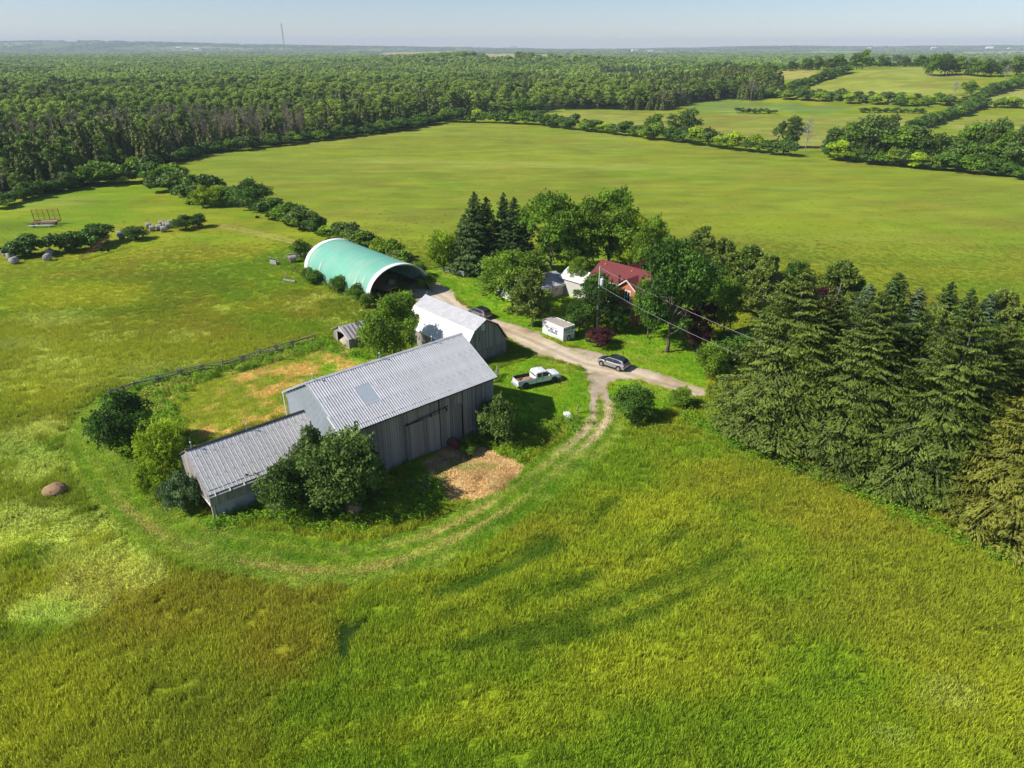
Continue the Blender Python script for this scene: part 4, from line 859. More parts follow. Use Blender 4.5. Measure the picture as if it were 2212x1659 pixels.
roof_side(barn, MF, BL + .5, sl_, M_barnroof, 24, 3, 3, .04, .46, special=lambda c, r: r == 1 and c in (5, 6))
roof_side(barn, MBk, BL + .5, sl_, M_barnroof, 24, 3, 3, .04, .46)
cw = (BL + .5) / 24
MB().box(5 * cw, sl_ / 3 - .1, .045, 7 * cw, sl_ * 2 / 3 + .05, .06, MF).obj('roof_patch', M_skyl, barn)
m = MB(); m.add([(-.27, BW / 2 - .22, BR + .0), (BL + .27, BW / 2 - .22, BR + .0), (BL + .27, BW / 2, BR + .13), (-.27, BW / 2, BR + .13), (BL + .27, BW / 2 + .22, BR), (-.27, BW / 2 + .22, BR)], [(0, 1, 2, 3), (3, 2, 4, 5), (0, 3, 5), (1, 4, 2)]); m.obj('ridge_cap', M_barnroof, barn)
MB().box(-.05, 0, -.16, .03, sl_ * .36, .08, MF).obj('rake_board', M_white, barn); MB().box(-.04, sl_ * .36, -.14, .02, sl_, .04, MF).obj('rake_board', M_galv, barn)
MB().box(BL + .47, 0, -.12, BL + .53, sl_, .02, MF).obj('rake_board', M_wood, barn); MB().box(0, -.05, -.14, BL + .5, .0, .02, MF).obj('eave_board', M_dark, barn); MB().box(BL + .45, 0, -.12, BL + .53, sl_, .02, MBk).obj('rake_board', M_galv, barn)
m = MB(); m.tube((-.2, BW + .35, BE - .25), (-.35, BW + .1, BE - .6), .06); m.tube((-.35, BW + .1, BE - .6), (-.3, BW - .05, .6), .06); m.obj('downspout', M_white, barn)
MB().box(-.35, BW + .2, BE - .35, BL, BW + .36, BE - .2).obj('gutter', M_white, barn)
for x in (.6, 8.2, 14.9): rod(barn, x, BW / 2, BR + .08)
for i in range(0, 24, 2): MB().tube(tuple(MF @ Vector((cw * i + .05, -.03, -.06))), tuple(MF @ Vector((cw * i + .05, .12, .07))), .02, .02, 4).obj('snow_hook', M_steel, barn)

# ---- low annex west of the barn
AL, AW, AE, AR = 11.9, 8.0, 3.25, 5.75
ann = empty('low_barn_annex', (-27.3, 50.75, 0), TH - .015, 'low grey annex with speckled metal roof joined to the end of the long barn', 'barn')
M_annw = M_wood
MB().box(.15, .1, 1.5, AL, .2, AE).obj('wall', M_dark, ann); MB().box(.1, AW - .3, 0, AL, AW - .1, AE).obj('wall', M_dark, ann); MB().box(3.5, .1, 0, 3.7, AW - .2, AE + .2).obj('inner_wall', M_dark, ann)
MB().box(.35, .0, 0, AL, .3, 1.55).obj('concrete_wall', M_conc, ann); MB().box(4.7, -.12, 0, 5.2, -.002, 1.75).obj('pilaster', M_conc, ann)
planks(ann, M_wood, (0, 0), (AL, 0), lambda s: 1.56, lambda s: AE + .1, .27)
planks(ann, M_wood_w, (0, AW), (0, 0), lambda s: 1.75 + .15 * math.sin(s * 3), tri(AW, AE, AR), .26, skip=lambda a, b: False)
MB().box(-.08, 0, 1.6, -.02, AW * .45, 1.8).obj('beam', M_white, ann); MB().box(.0, .02, 0, .3, .3, 1.7).obj('corner_post', M_wood_w, ann); MB().box(.0, AW - .3, 0, .3, AW, 1.7).obj('corner_post', M_wood_w, ann); MB().box(-.075, AW * .38, 2.55, -.04, AW * .38 + .35, 3.0).obj('vent_hole', M_dark, ann)
a_, sl_, MF, MBk = slope_mats(AL, AW, AE, AR, .35, .2)
for M_ in (MF, MBk): MB().box(0, 0, -.05, AL + .1, sl_ - (.05 if M_ is MBk else 0), 0, M_).obj('roof_deck', M_dark, ann)
roof_side(ann, MF, AL + .1, sl_, M_annroof, 15, 2, 2, .03, .74); roof_side(ann, MBk @ Matrix.Translation((.3, 0, 0)), AL + .1, sl_, M_annroof, 15, 2, 2, .03, .74)
MB().box(-.2, AW / 2 - .14, AR + .03, AL - .1, AW / 2 + .14, AR + .11).obj('ridge_cap', M_dark, ann); MB().box(-.04, 0, -.13, .02, sl_, .04, MF).obj('rake_board', M_wood_w, ann)
m = MB(); m.box(0, -.26, -.12, AL - .1, -.12, -.05, MF); m.obj('gutter', M_steel, ann)
for i in range(9):
    x = .6 + i * 1.32; MB().box(x, -.3, -.06, x + .07, .06, .075, MF).obj('gutter_bracket', M_white, ann)
rod(ann, 5.6, AW / 2, AR + .05); rod(ann, .4, AW / 2, AR + .05)

# ---- white roofed gambrel barn
GX, GY, GW, GL, GE, GK, GR, GI = -6.36, 84.0, 7.4, 13.5, 2.7, 5.0, 6.15, 1.6
gb = empty('gambrel_barn', (GX, GY, 0), 2.31 - math.pi / 2, 'smaller timber barn with a bright white gambrel roof beside the driveway', 'barn')
prof = [(0, GE), (GI, GK), (GW / 2, GR), (GW - GI, GK), (GW, GE)]
def pz(s):
    for (a, b), (c, d) in zip(prof[:-1], prof[1:]):
        if a <= s <= c + 1e-6: return b + (d - b) * (s - a) / (c - a)
    return GE
m = MB(); o5 = [(.06, 0)] + [(min(max(a, .06), GW - .06), b - .08) for a, b in prof] + [(GW - .06, 0)]
m.add([(a, .06, b) for a, b in o5] + [(a, GL - .06, b) for a, b in o5], [tuple(range(7)), tuple(range(13, 6, -1))] + [(i, (i + 1) % 7, 7 + (i + 1) % 7, 7 + i) for i in range(7)]); m.obj('wall', M_dark, gb)
planks(gb, M_wood, (0, 0), (GW, 0), lambda s: 1.75, pz, .26); planks(gb, M_wood, (0, 0), (GW, 0), lambda s: 0, lambda s: 1.8, .42)
planks(gb, M_wood_w, (0, GL), (0, 0), lambda s: 0, lambda s: GE, .24); planks(gb, M_wood, (GW, 0), (GW, GL), lambda s: 0, lambda s: GE, .3); planks(gb, M_wood, (GW, GL), (0, GL), lambda s: 0, lambda s: pz(GW - s), .4)
wn = MB().box(2.95, -.09, 4.75, 3.55, -.05, 5.5).obj('window', M_white, gb); MB().box(3.02, -.1, 4.82, 3.48, -.092, 5.43).obj('pane', M_galv, wn)
MB().box(-.02, -.1, 1.72, GW + .02, -.06, 1.8).obj('belt_board', M_wood, gb)
MB().tube((2.5, -.12, 3.3), (2.55, -.12, 4.6), .03).obj('hay_hook', M_pipe, gb)
def rows_on(par, a, b, n, mat, cols, y0, y1, name='roof_shingle', lift=.05, tilt=.02):
    a = Vector((a[0], 0, a[1])); b = Vector((b[0], 0, b[1])); d = (b - a); sl = d.length; d = d / sl; nn = Vector((-d.z, 0, d.x)); nn = -nn if nn.z < 0 else nn
    rw = sl / n; cw_ = (y1 - y0) / cols; me = bpy.data.meshes.get('%s_%s_%d' % (name, mat.name, cols))
    bx = MB(); bx.add([(0, 0, 0), (1, 0, 0), (1, 1, 0), (0, 1, 0), (0, 0, 1), (1, 0, .2), (1, 1, .2), (0, 1, 1)], [(0, 3, 2, 1), (4, 5, 6, 7), (0, 1, 5, 4), (1, 2, 6, 5), (2, 3, 7, 6), (3, 0, 4, 7)]); me = bx.mesh('%s_%s_%d' % (name, mat.name, cols), mat)
    for i in range(n):
        off = cw_ * .5 if (i % 2 and cols > 4) else 0
        for c in range(cols + (1 if off else 0)):
            ya = max(y0, y0 + c * cw_ - off); yb = min(y1, y0 + (c + 1) * cw_ - off) - .015
            if yb - ya < .05: continue
            p = a + d * (i * rw) + nn * (lift - .03 + rnd.uniform(0, .012)); X_ = d * (rw + .03); Z_ = nn * .05
            o = link(name, me, par); Mx = Matrix(((X_.x, 0, Z_.x, p.x), (0, yb - ya, 0, ya), (X_.z, 0, Z_.z, p.z), (0, 0, 0, 1))); o.matrix_local = Mx
e0 = (-.22, GE - .32); k0 = (GI, GK)
for A_, B_ in (((-.22, GE - .32), (GI, GK)), ((GI, GK), (GW / 2, GR)), ((GW + .22, GE - .32), (GW - GI, GK)), ((GW - GI, GK), (GW / 2, GR))):
    d = Vector((B_[0] - A_[0], 0, B_[1] - A_[1])).normalized(); n_ = Vector((-d.z, 0, d.x)); n_ = -n_ if n_.z < 0 else n_; q = [(A_[0], -.25, A_[1]), (B_[0], -.25, B_[1]), (B_[0], GL + .2, B_[1]), (A_[0], GL + .2, A_[1])]
    t = [tuple(Vector(v) - n_ * .04) for v in q]; MB().add(q + t, [(0, 1, 2, 3), (7, 6, 5, 4), (0, 4, 5, 1), (1, 5, 6, 2), (2, 6, 7, 3), (3, 7, 4, 0)]).obj('roof_deck', M_dark, gb)
rows_on(gb, (-.24, GE - .34), (GI, GK), 5, M_whroof, 2, -.27, GL + .22, 'roof_sheet'); rows_on(gb, (GI, GK), (GW / 2, GR + .01), 5, M_shroof, 22, -.27, GL + .22)
rows_on(gb, (GW + .24, GE - .34), (GW - GI, GK), 5, M_whroof, 2, -.27, GL + .22, 'roof_sheet'); rows_on(gb, (GW - GI, GK), (GW / 2, GR + .01), 5, M_shroof, 22, -.27, GL + .22)
MB().tube((GW / 2, -.28, GR + .05), (GW / 2, GL + .23, GR + .05), .09, .09, 6).obj('ridge_cap', M_shroof, gb)
for A_, B_ in (((GW + .24, GE - .34), (GW - GI, GK)), ((GW - GI, GK), (GW / 2, GR))):
    d = Vector((B_[0] - A_[0], 0, B_[1] - A_[1])); n_ = Vector((d.z, 0, -d.x)).normalized(); n_ = n_ if n_.z > 0 else -n_; q = [(A_[0], A_[1]), (B_[0], B_[1])]
    m = MB(); v = [(A_[0], -.30, A_[1]), (B_[0], -.30, B_[1]), (B_[0] - n_.x * .14, -.30, B_[1] - n_.z * .14), (A_[0] - n_.x * .14, -.30, A_[1] - n_.z * .14)]; v += [(a, -.255, c) for a, b, c in v]; m.add(v, [(0, 1, 2, 3), (7, 6, 5, 4), (0, 4, 5, 1), (1, 5, 6, 2), (2, 6, 7, 3), (3, 7, 4, 0)]); m.obj('rake_board', M_rust, gb)
MB().tube((GW / 2, GL - .3, GR), (GW / 2, GL - .3, GR + .75), .03).obj('lightning_rod', M_steel, gb); MB().tube((.9, 4.6, GK - .8), (.9, 4.6, GK + .15), .03).obj('vent_pipe', M_steel, gb)

# ---- open shed with rust striped roof
SL_, SW_, SE_, SR_ = 4.1, 4.8, 1.75, 2.9
sh = empty('small_open_shed', (-23.35, 90.4, 0), .69, 'small open fronted shed with red rust stripes down its tin roof', 'shed')
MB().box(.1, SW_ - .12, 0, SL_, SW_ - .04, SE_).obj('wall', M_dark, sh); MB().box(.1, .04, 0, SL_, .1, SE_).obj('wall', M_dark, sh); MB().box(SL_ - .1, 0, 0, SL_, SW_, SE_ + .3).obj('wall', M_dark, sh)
planks(sh, M_wood, (0, 0), (SL_, 0), lambda s: 0, lambda s: SE_, .24)
planks(sh, M_wood_w, (0, SW_), (0, 0), lambda s: 0, lambda s: min(tri(SW_, SE_, SR_)(s), 9), .22, skip=lambda a, b: 1.1 < a < 3.85)
planks(sh, M_wood_w, (0, 3.85), (0, 1.0), lambda s: 1.75 + .18 * s if s < 1.6 else 2.0, lambda s: tri(SW_, SE_, SR_)(3.85 - s), .24)
a_, sl_, MF, MBk = slope_mats(SL_, SW_, SE_, SR_, .25, .2)
M_shed = nmat('dull_tin_roof', (.46, .46, .47), .6, .1, var=.1)
for M_ in (MF, MBk): MB().box(0, 0, -.04, SL_ + .4, sl_, 0, M_).obj('roof_deck', M_dark, sh)
ww = (SL_ + .4) / 7
for i in range(7):
    for M_, nm in ((MF, 0), (MBk, 1)):
        m = MB(); m.box(i * ww + .01, 0, .01, (i + 1) * ww - .01, sl_, .03, M_); m.obj('roof_sheet', M_shed, sh)
        m = MB(); x = (i + 1) * ww; m.box(x - .11, 0, .031, x - .04, sl_ * rnd.uniform(.85, 1), .055, M_); m.box(x + .04, 0, .031, x + .11, sl_ * rnd.uniform(.85, 1), .055, M_); (m.obj('rust_seam', M_rust, sh) if i < 6 else None)
MB().box(-.04, 0, -.1, .02, sl_, .05, MF).obj('rake_board', M_white, sh)
def blob(m, c, r, seed, n=9, k=7, amp=.18):
    rr = random.Random(seed); secs = []
    for i in range(k):
        t = math.pi * (i + .35) / (k - .3); secs.append([(c[0] + r[0] * math.sin(t) * math.cos(6.283 * j / n) * (1 + rr.uniform(-amp, amp)), c[1] + r[1] * math.sin(t) * math.sin(6.283 * j / n) * (1 + rr.uniform(-amp, amp)), c[2] - r[2] * math.cos(t) * (1 + rr.uniform(-amp, amp) * .5)) for j in range(n)])
    return m.loft(secs)
def lump(name, loc, r, mat, label, cat, seed=1, group=None, amp=.18):
    m = MB(); blob(m, (0, 0, r[2] * .8), r, seed, 12, 9, amp); o = m.obj(name, mat, None, loc, True); return tag(o, label, cat, group)
c_ = Matrix.Translation((-23.35, 90.4, 0)) @ Matrix.Rotation(.69, 4, 'Z')
lump('straw_pile', c_ @ Vector((.9, 1.9, 0)), (1.2, 1.3, .7), M_haylight, 'heap of golden straw lying inside the open shed', 'straw', 4)

# ---- green arched fabric shelter
QW, QL, QH, QB = 12.2, 23.2, 5.75, .75
qs = empty('arched_fabric_shelter', (-24.1, 109.6, 0), 2.3 - math.pi / 2, 'large arched shelter with a faded green fabric cover and white end bands', 'shelter')
def arc(t, dr=0): # t 0..1 left to right
    a = math.pi * t; return (QW / 2 - (QW / 2 + dr) * math.cos(a), QB + (QH - QB + dr) * math.sin(a) ** .92)
def band(y0, y1, dr, th, t0=0, t1=1, n=56, sag=0):
    m = MB(); vs = []; fs = []; ys = [y0, (y0 + y1) / 2, y1] if sag else [y0, y1]
    for i in range(n + 1):
        t = t0 + (t1 - t0) * i / n
        for d in (dr, dr - th):
            for k, y in enumerate(ys):
                x, z = arc(t, d - (sag if k == 1 and sag else 0)); vs.append((x, y, z))
    q = len(ys); s = 2 * q
    for i in range(n):
        b = i * s; c = b + s
        for k in range(q - 1):
            fs.append((b + k, b + k + 1, c + k + 1, c + k)); fs.append((b + q + k, c + q + k, c + q + k + 1, b + q + k + 1))
        fs.append((b, c, c + q, b + q)); fs.append((b + q - 1, b + 2 * q - 1, c + 2 * q - 1, c + q - 1))
    fs.append(tuple(range(q)) + tuple(range(2 * q - 1, q - 1, -1))); e = n * s; fs.append(tuple(e + i for i in range(q - 1, -1, -1)) + tuple(e + i for i in range(q, 2 * q)))
    return m.add(vs, fs)
np_ = 11; y_ = .75; pw = (QL - 1.5) / np_
for i in range(np_): band(.75 + i * pw + .01, .75 + (i + 1) * pw - .01, .0, .03, sag=.03).obj('cover_panel', M_green, qs)
for i in range(np_ + 1): band(.73 + i * pw, .77 + i * pw, .008, .03).obj('cover_seam', M_green, qs)
band(-.2, .90, .06, .1).obj('end_band', M_fabw, qs); band(QL - .95, QL + .2, .06, .1).obj('end_band', M_fabw, qs)
for i in range(np_ + 2):
    y = min(QL - .1, i * pw * .95 + .1); m = MB(); m.path([(arc(k / 12, -.15)[0], y, arc(k / 12, -.15)[1]) for k in range(13)], .05, .05, 5); m.obj('arch_frame', M_steel, qs)
for x in (0, QW): MB().box(x - .1, 0, 0, x + .1, QL, QB + .1).obj('side_wall', M_conc if x == 0 else M_dark, qs)
for t, yc, l in ((.13, 3.1, 1.1), (.1, 5.2, .7), (.12, 17.8, .8)):
    vs = []; n = 8
    for k in range(n + 1):
        tt = .03 + (t + .08) * k / n; x, z = arc(tt, .035); wv = l * .5 * math.sin(math.pi * min(1, k / n + .08)) * (1 - .75 * k / n) + .04; vs += [(x, yc - wv + .3 * (k % 2) * .3 - k * .06, z), (x, yc + wv - k * .06, z)]
    m = MB().add(vs, [(2 * k, 2 * k + 1, 2 * k + 3, 2 * k + 2) for k in range(n)]); m.obj('worn_patch', M_greenp, qs)
MB().box(QW / 2 - .8, -.12, QH + .0 - .18, QW / 2 - .1, -.105, QH - .02).obj('badge', M_pipe, qs)
c_ = Matrix.Translation((-24.1, 109.6, 0)) @ Matrix.Rotation(2.3 - math.pi / 2, 4, 'Z')
ct = empty('hay_wagon', c_ @ Vector((5.5, 4, 0)), .9, 'brown timber wagon parked inside the arched shelter', 'wagon')
MB().box(-1.2, -2, .9, 1.2, 2, 1.05).obj('deck', M_hay, ct); MB().box(-1.2, 1.9, 1.05, 1.2, 2, 2.2).obj('headboard', M_rust, ct)
for x in (-.9, .9):
    for y in (-1.3, 1.3): m = MB(); m.tube((x - .1, y, .42), (x + .1, y, .42), .42, .42, 12); m.obj('wheel', M_tire, ct)
for i, (x, y) in enumerate(((2.2, 4.2), (2.4, 5.6), (8.5, 6))):
    m = MB(); m.tube((-.6, 0, .65), (.6, 0, .65), .65, .65, 12); o = m.obj('round_bale', M_haylight, None, c_ @ Vector((x, y, 0))); tag(o, 'pale round hay bale stored inside the arched shelter', 'hay bale', 'bales inside the arched shelter')

# ---- brick house
hr = 2.26 - math.pi / 2; d1 = Vector((math.cos(2.30), math.sin(2.30), 0)); dn = Vector((math.sin(2.30), -math.cos(2.30), 0))
hA = Vector((19.5, 99.6, 0))     # near end of the front eave wall line
house = empty('brick_house', (20.82, 100.2, 0), 2.33 - math.pi / 2, 'orange brick farmhouse with maroon roof and white trimmed windows among the trees', 'house')
def gab(par, x0, x1, y0, y1, ze, zr, along, mw, mr, ov=.35, nm='roof', trim=M_white, wn_='wall'):
    """gabled block; ridge along 'x' or 'y'"""
    m = MB()
    if along == 'y':
        xm = (x0 + x1) / 2; m.add([(x0, y0, 0), (x1, y0, 0), (x1, y1, 0), (x0, y1, 0), (x0, y0, ze), (x1, y0, ze), (x1, y1, ze), (x0, y1, ze), (xm, y0, zr), (xm, y1, zr)], [(0, 1, 5, 8, 4), (2, 3, 7, 9, 6), (1, 2, 6, 5), (3, 0, 4, 7), (0, 3, 2, 1)])
    else:
        ym = (y0 + y1) / 2; m.add([(x0, y0, 0), (x1, y0, 0), (x1, y1, 0), (x0, y1, 0), (x0, y0, ze), (x1, y0, ze), (x1, y1, ze), (x0, y1, ze), (x0, ym, zr), (x1, ym, zr)], [(0, 1, 5, 4), (2, 3, 7, 6), (1, 2, 6, 9, 5), (3, 0, 4, 8, 7), (0, 3, 2, 1)])
    m.obj(wn_, mw, par); out = []
    for s in (-1, 1):
        if along == 'y': h = (x1 - x0) / 2; c = (x0 + x1) / 2; k = (zr - ze) / h; e = [(c + s * (h + ov), y0 - ov, ze - k * ov), (c, y0 - ov, zr), (c, y1 + ov, zr), (c + s * (h + ov), y1 + ov, ze - k * ov)]
        else: h = (y1 - y0) / 2; c = (y0 + y1) / 2; k = (zr - ze) / h; e = [(x0 - ov, c + s * (h + ov), ze - k * ov), (x0 - ov, c, zr), (x1 + ov, c, zr), (x1 + ov, c + s * (h + ov), ze - k * ov)]
        lo = [(a, b, z + .03) for a, b, z in e]; hi = [(a, b, z + .13) for a, b, z in e]; r = MB().add(lo + hi, [(0, 1, 2, 3), (7, 6, 5, 4), (0, 4, 5, 1), (1, 5, 6, 2), (2, 6, 7, 3), (3, 7, 4, 0)]).obj(nm, mr, par); out.append(r)
        if trim:
            a, b, c2, d = [Vector(v) for v in e]; up = Vector((0, 0, .02)); w2 = Vector((0, 0, -.2))
            for p, q in ((a, b), (d, c2), (a, d)):
                dd = (q - p).normalized(); sd = Vector((dd.y, -dd.x, 0)).normalized() * .05 if abs(dd.z) < .99 else Vector((.05, 0, 0)); vs = [p + up - sd, q + up - sd, q + w2 - sd, p + w2 - sd, p + up + sd, q + up + sd, q + w2 + sd, p + w2 + sd]; MB().add([tuple(v) for v in vs], [(0, 1, 2, 3), (7, 6, 5, 4), (0, 4, 5, 1), (1, 5, 6, 2), (2, 6, 7, 3), (3, 7, 4, 0)]).obj('fascia', trim, par)
    return out
def window(par, y0, y1, z0, z1, x=0, side=-1, axis='x'):
    def B(m, a0, a1, b0, b1, d0, d1):
        if axis == 'x': return m.box(min(x + side * d0, x + side * d1), a0, b0, max(x + side * d0, x + side * d1), a1, b1)
        return m.box(a0, min(x + side * d0, x + side * d1), b0, a1, max(x + side * d0, x + side * d1), b1)
    w_ = B(MB(), y0 - .14, y1 + .14, z0 - .18, z1 + .24, .0, .06).obj('window', M_white, par); B(MB(), y0, y1, z0, z1, .061, .068).obj('pane', M_glass, w_)
    B(MB(), y0, y1, (z0 + z1) / 2 - .04, (z0 + z1) / 2 + .04, .07, .09).obj('sash', M_white, w_); B(MB(), (y0 + y1) / 2 - .03, (y0 + y1) / 2 + .03, z0, z1, .07, .085).obj('muntin', M_white, w_); B(MB(), y0 - .2, y1 + .2, z0 - .26, z0 - .16, .0, .14).obj('sill', M_white, w_)
rf = gab(house, -1.1, 4.7, .4, 10.4, 6.05, 7.9, 'y', M_brick, M_mroof)
gab(house, -1.9, 1.8, .8, 4.2, 5.95, 7.25, 'x', M_brick, M_mroof)
gab(house, 3, 9, 4.0, 8.4, 5.2, 7.7, 'x', M_brick, M_mroof)
window(house, 1.9, 2.75, 3.75, 5.3, -1.9); window(house, 1.5, 2.45, 1.1, 2.7, -1.9); window(house, 6.2, 7.1, 3.5, 4.9, -1.1); window(house, 6.2, 7.1, 1, 2.5, -1.1)
window(house, .2, 1.1, 3.6, 5.0, .4, -1, 'y'); window(house, 2.6, 3.5, 3.6, 5.0, .4, -1, 'y')
MB().tube((-1.97, 3.5, .1), (-1.97, 3.5, 5.7), .05).obj('downspout', M_white, house)
m = MB(); m.tube((-1.3, 4.6, 5.4), (-1.3, 4.6, 7.15), .13, .13, 10); m.tube((-1.3, 4.6, 7.1), (-1.3, 4.6, 7.3), .18, .18, 10); m.obj('chimney', M_pipe, house)
for y in (3.9, 9.2): MB().box(1.0, y, 7.4, 1.3, y + .3, 7.75).obj('roof_vent', M_brick, house)
# ---- cream outbuilding and white roofed lean-to
ob = empty('cream_outbuilding', (4.2, 110.8, 0), .73, 'cream sided outbuilding with pale grey metal roof left of the brick house', 'outbuilding')
gab(ob, 0, 7.4, 0, 6.4, 2.0, 3.2, 'x', M_siding, M_shroof, .3, trim=M_white)
bx_ = unitbox('siding_board', M_siding)
for i in range(10):
    o = link('siding_board', bx_, ob); o.matrix_local = Matrix.Translation((0, -.035, .05 + i * .195)) @ Matrix.Rotation(-.12, 4, 'X') @ Matrix.Diagonal((7.4, .02, .2, 1))
a_, sl_, MF, MBk = slope_mats(7.4, 6.4, 2.0, 3.2, .3, .3)
shm = MB().add([(0, 0, 0), (1, 0, 0), (1, 1, 0), (0, 1, 0), (0, 0, 1), (1, 0, 1), (1, 1, .2), (0, 1, .2)], [(0, 3, 2, 1), (4, 5, 6, 7), (0, 1, 5, 4), (1, 2, 6, 5), (2, 3, 7, 6), (3, 0, 4, 7)]).mesh('roof_shingle', M_shroof)
for r in range(7):
    for c in range(10):
        o = link('roof_shingle', shm, ob); o.matrix_local = MF @ Matrix.Translation((c * .80 + (.3 if r % 2 else 0) * (c < 9), r * sl_ / 7, .135 + rnd.uniform(0, .01))) @ Matrix.Diagonal((.745, sl_ / 7 + .02, .035, 1))
w_ = MB().box(4.6, -.09, .95, 5.05, -.05, 1.65).obj('window', M_white, ob); MB().box(4.66, -.1, 1.01, 4.99, -.092, 1.59).obj('pane', M_glass, w_)
lt = empty('white_roofed_addition', (12.1, 112.0, 0), 2.33 - math.pi / 2, 'low addition with bright white metal roof between the outbuilding and the house', 'outbuilding')
gab(lt, 0, 4.6, -1.5, 5.2, 3.0, 4.2, 'y', M_siding, M_whroof, .3, trim=None)
gr = empty('white_garage', (P(1108, 652).x, P(1108, 652).y, 0), .66, 'white garage mostly hidden behind the maple and the pine', 'garage')
gab(gr, 0, 5.2, 0, 5.0, 2.5, 3.6, 'x', M_white, M_whroof, .25, trim=M_white); MB().box(1.2, -.08, .05, 3.9, -.04, 2.2).obj('garage_door', M_galv, gr)
# ---- storage container
co = empty('storage_container', (7.54, 93.23, 0), .69, 'white rental storage container with dark lettering beside the driveway', 'container')
CW, CL, CH = 2.28, 4.58, 2.22
co.rotation_euler.z = 2.26 - math.pi / 2
MB().box(0, 0, .08, CW, CL, CH - .05).obj('body', M_contw, co); MB().box(-.012, .05, .1, -.002, CL - .05, .95).obj('side_panel', M_contg, co); MB().box(.05, -.012, .1, CW - .05, -.002, .95).obj('end_panel', M_contg, co)
MB().box(.12, .12, CH - .05, CW - .12, CL - .12, CH - .02).obj('roof', M_contr, co)
for a in ((-.03, -.03, CH - .12, .1, CL + .03, CH + .02), (CW - .1, -.03, CH - .12, CW + .03, CL + .03, CH + .02), (.1, -.03, CH - .12, CW - .1, .1, CH + .02), (.1, CL - .1, CH - .12, CW - .1, CL + .03, CH + .02)): MB().box(*a).obj('top_rail', M_contw, co)
for x in (-.02, CW - .06):
    for y in (-.02, CL - .06): MB().box(x, y, 0, x + .08, y + .08, CH - .12).obj('corner_post', M_contg, co)
def text(par, s, size, M_, mat, name='lettering', bold=.0, ext=.004):
    c = bpy.data.curves.new('lettering', 'FONT'); c.body = s; c.size = size; c.align_x = 'CENTER'; c.extrude = ext; c.offset = bold; o = bpy.data.objects.new('t', c); COL.objects.link(o)
    me = bpy.data.meshes.new_from_object(o); bpy.data.objects.remove(o); me.materials.clear(); me.materials.append(mat); q = link(name, me, par); q.matrix_local = M_; return q
# long side faces -x: text runs towards -y ; end faces -y: text runs towards +x
def MS(y, z, s=1): return Matrix.Translation((-.022, y, z)) @ Matrix(((0, 0, -1, 0), (-1, 0, 0, 0), (0, 1, 0, 0), (0, 0, 0, 1)))
def ME(x, z): return Matrix.Translation((x, -.022, z)) @ Matrix(((1, 0, 0, 0), (0, 0, -1, 0), (0, 1, 0, 0), (0, 0, 0, 1)))
text(co, 'Beaverton', .34, MS(2.1, 1.55), M_inkf, bold=.002); text(co, 'SELF', .38, MS(2.5, 1.18), M_ink, bold=.014); text(co, 'STORAGE', .46, MS(2.3, .76), M_ink, bold=.014)
m = MB()
for dy, dz in ((-.17, 0), (.17, 0), (0, .17), (0, -.17)):
    n = 14; ro, ri = .15, .10; vs = []
    for k in range(n):
        a = 6.283 * k / n; vs += [(-.02, 3.55 + dy + ro * math.cos(a), 1.4 + dz + ro * math.sin(a)), (-.02, 3.55 + dy + ri * math.cos(a), 1.4 + dz + ri * math.sin(a)), (-.03, 3.55 + dy + ro * math.cos(a), 1.4 + dz + ro * math.sin(a)), (-.03, 3.55 + dy + ri * math.cos(a), 1.4 + dz + ri * math.sin(a))]
    m.add(vs, [(4 * k + 2, 4 * k + 3, (4 * k + 7) % (4 * n), (4 * k + 6) % (4 * n)) for k in range(n)] + [(4 * k, 4 * k + 2, (4 * k + 6) % (4 * n), (4 * k + 4) % (4 * n)) for k in range(n)])
m.box(-.03, 3.0, 1.37, -.02, 3.3, 1.43); m.obj('key_emblem', M_ink, co)
m = MB(); m.box(-.03, 1.35, 1.22, -.02, 1.75, 1.38); m.box(-.03, 1.38, 1.08, -.02, 1.43, 1.22); m.box(-.03, 1.66, 1.08, -.02, 1.71, 1.22); m.box(-.03, 1.2, 1.30, -.02, 1.35, 1.42); m.obj('horse_emblem', M_ink, co)
text(co, 'RENT ME', .52, ME(CW / 2, 1.62), M_ink, bold=.012); text(co, '705 408 7758', .27, ME(CW / 2, 1.24), M_ink, bold=.006)
m = MB(); m.poly([(.75, 0), (.95, 0)], 0, 0) if False else None
m = MB(); v = [(.72, .1), (.95, .1), (1.02, .62), (1.25, .62), (1.36, .1), (1.6, .1), (1.4, .85), (.9, .85)]
m.add([(x, -.02, z) for x, z in v] + [(x, -.014, z) for x, z in v], [tuple(range(8))] + [(i, (i + 1) % 8, 8 + (i + 1) % 8, 8 + i) for i in range(8)]); m.obj('lower_emblem', M_ink, co)
# ---- above ground pool
pl = empty('round_pool', (-4.3, 119.8, 0), 0, 'round above ground swimming pool with blue liner half hidden behind the maple', 'pool')
pl.location = (-3.7, 126.8, 0)
def ringm(r0, r1, z0, z1, n=28):
    m = MB(); vs = []
    for k in range(n):
        a = 6.283 * k / n; c, s = math.cos(a), math.sin(a); vs += [(r0 * c, r0 * s, z0), (r1 * c, r1 * s, z0), (r1 * c, r1 * s, z1), (r0 * c, r0 * s, z1)]
    return m.add(vs, [(4 * k + i, 4 * ((k + 1) % n) + i, 4 * ((k + 1) % n) + (i + 1) % 4, 4 * k + (i + 1) % 4) for k in range(n) for i in range(4)])
ringm(2.25, 2.33, 0, 1.2).obj('pool_wall', M_pool, pl); ringm(2.2, 2.248, .1, 1.22).obj('liner', M_pblue, pl); ringm(2.18, 2.4, 1.2, 1.26).obj('top_rail', M_pblue, pl); ringm(.01, 2.2, .85, .9).obj('water', M_water, pl)
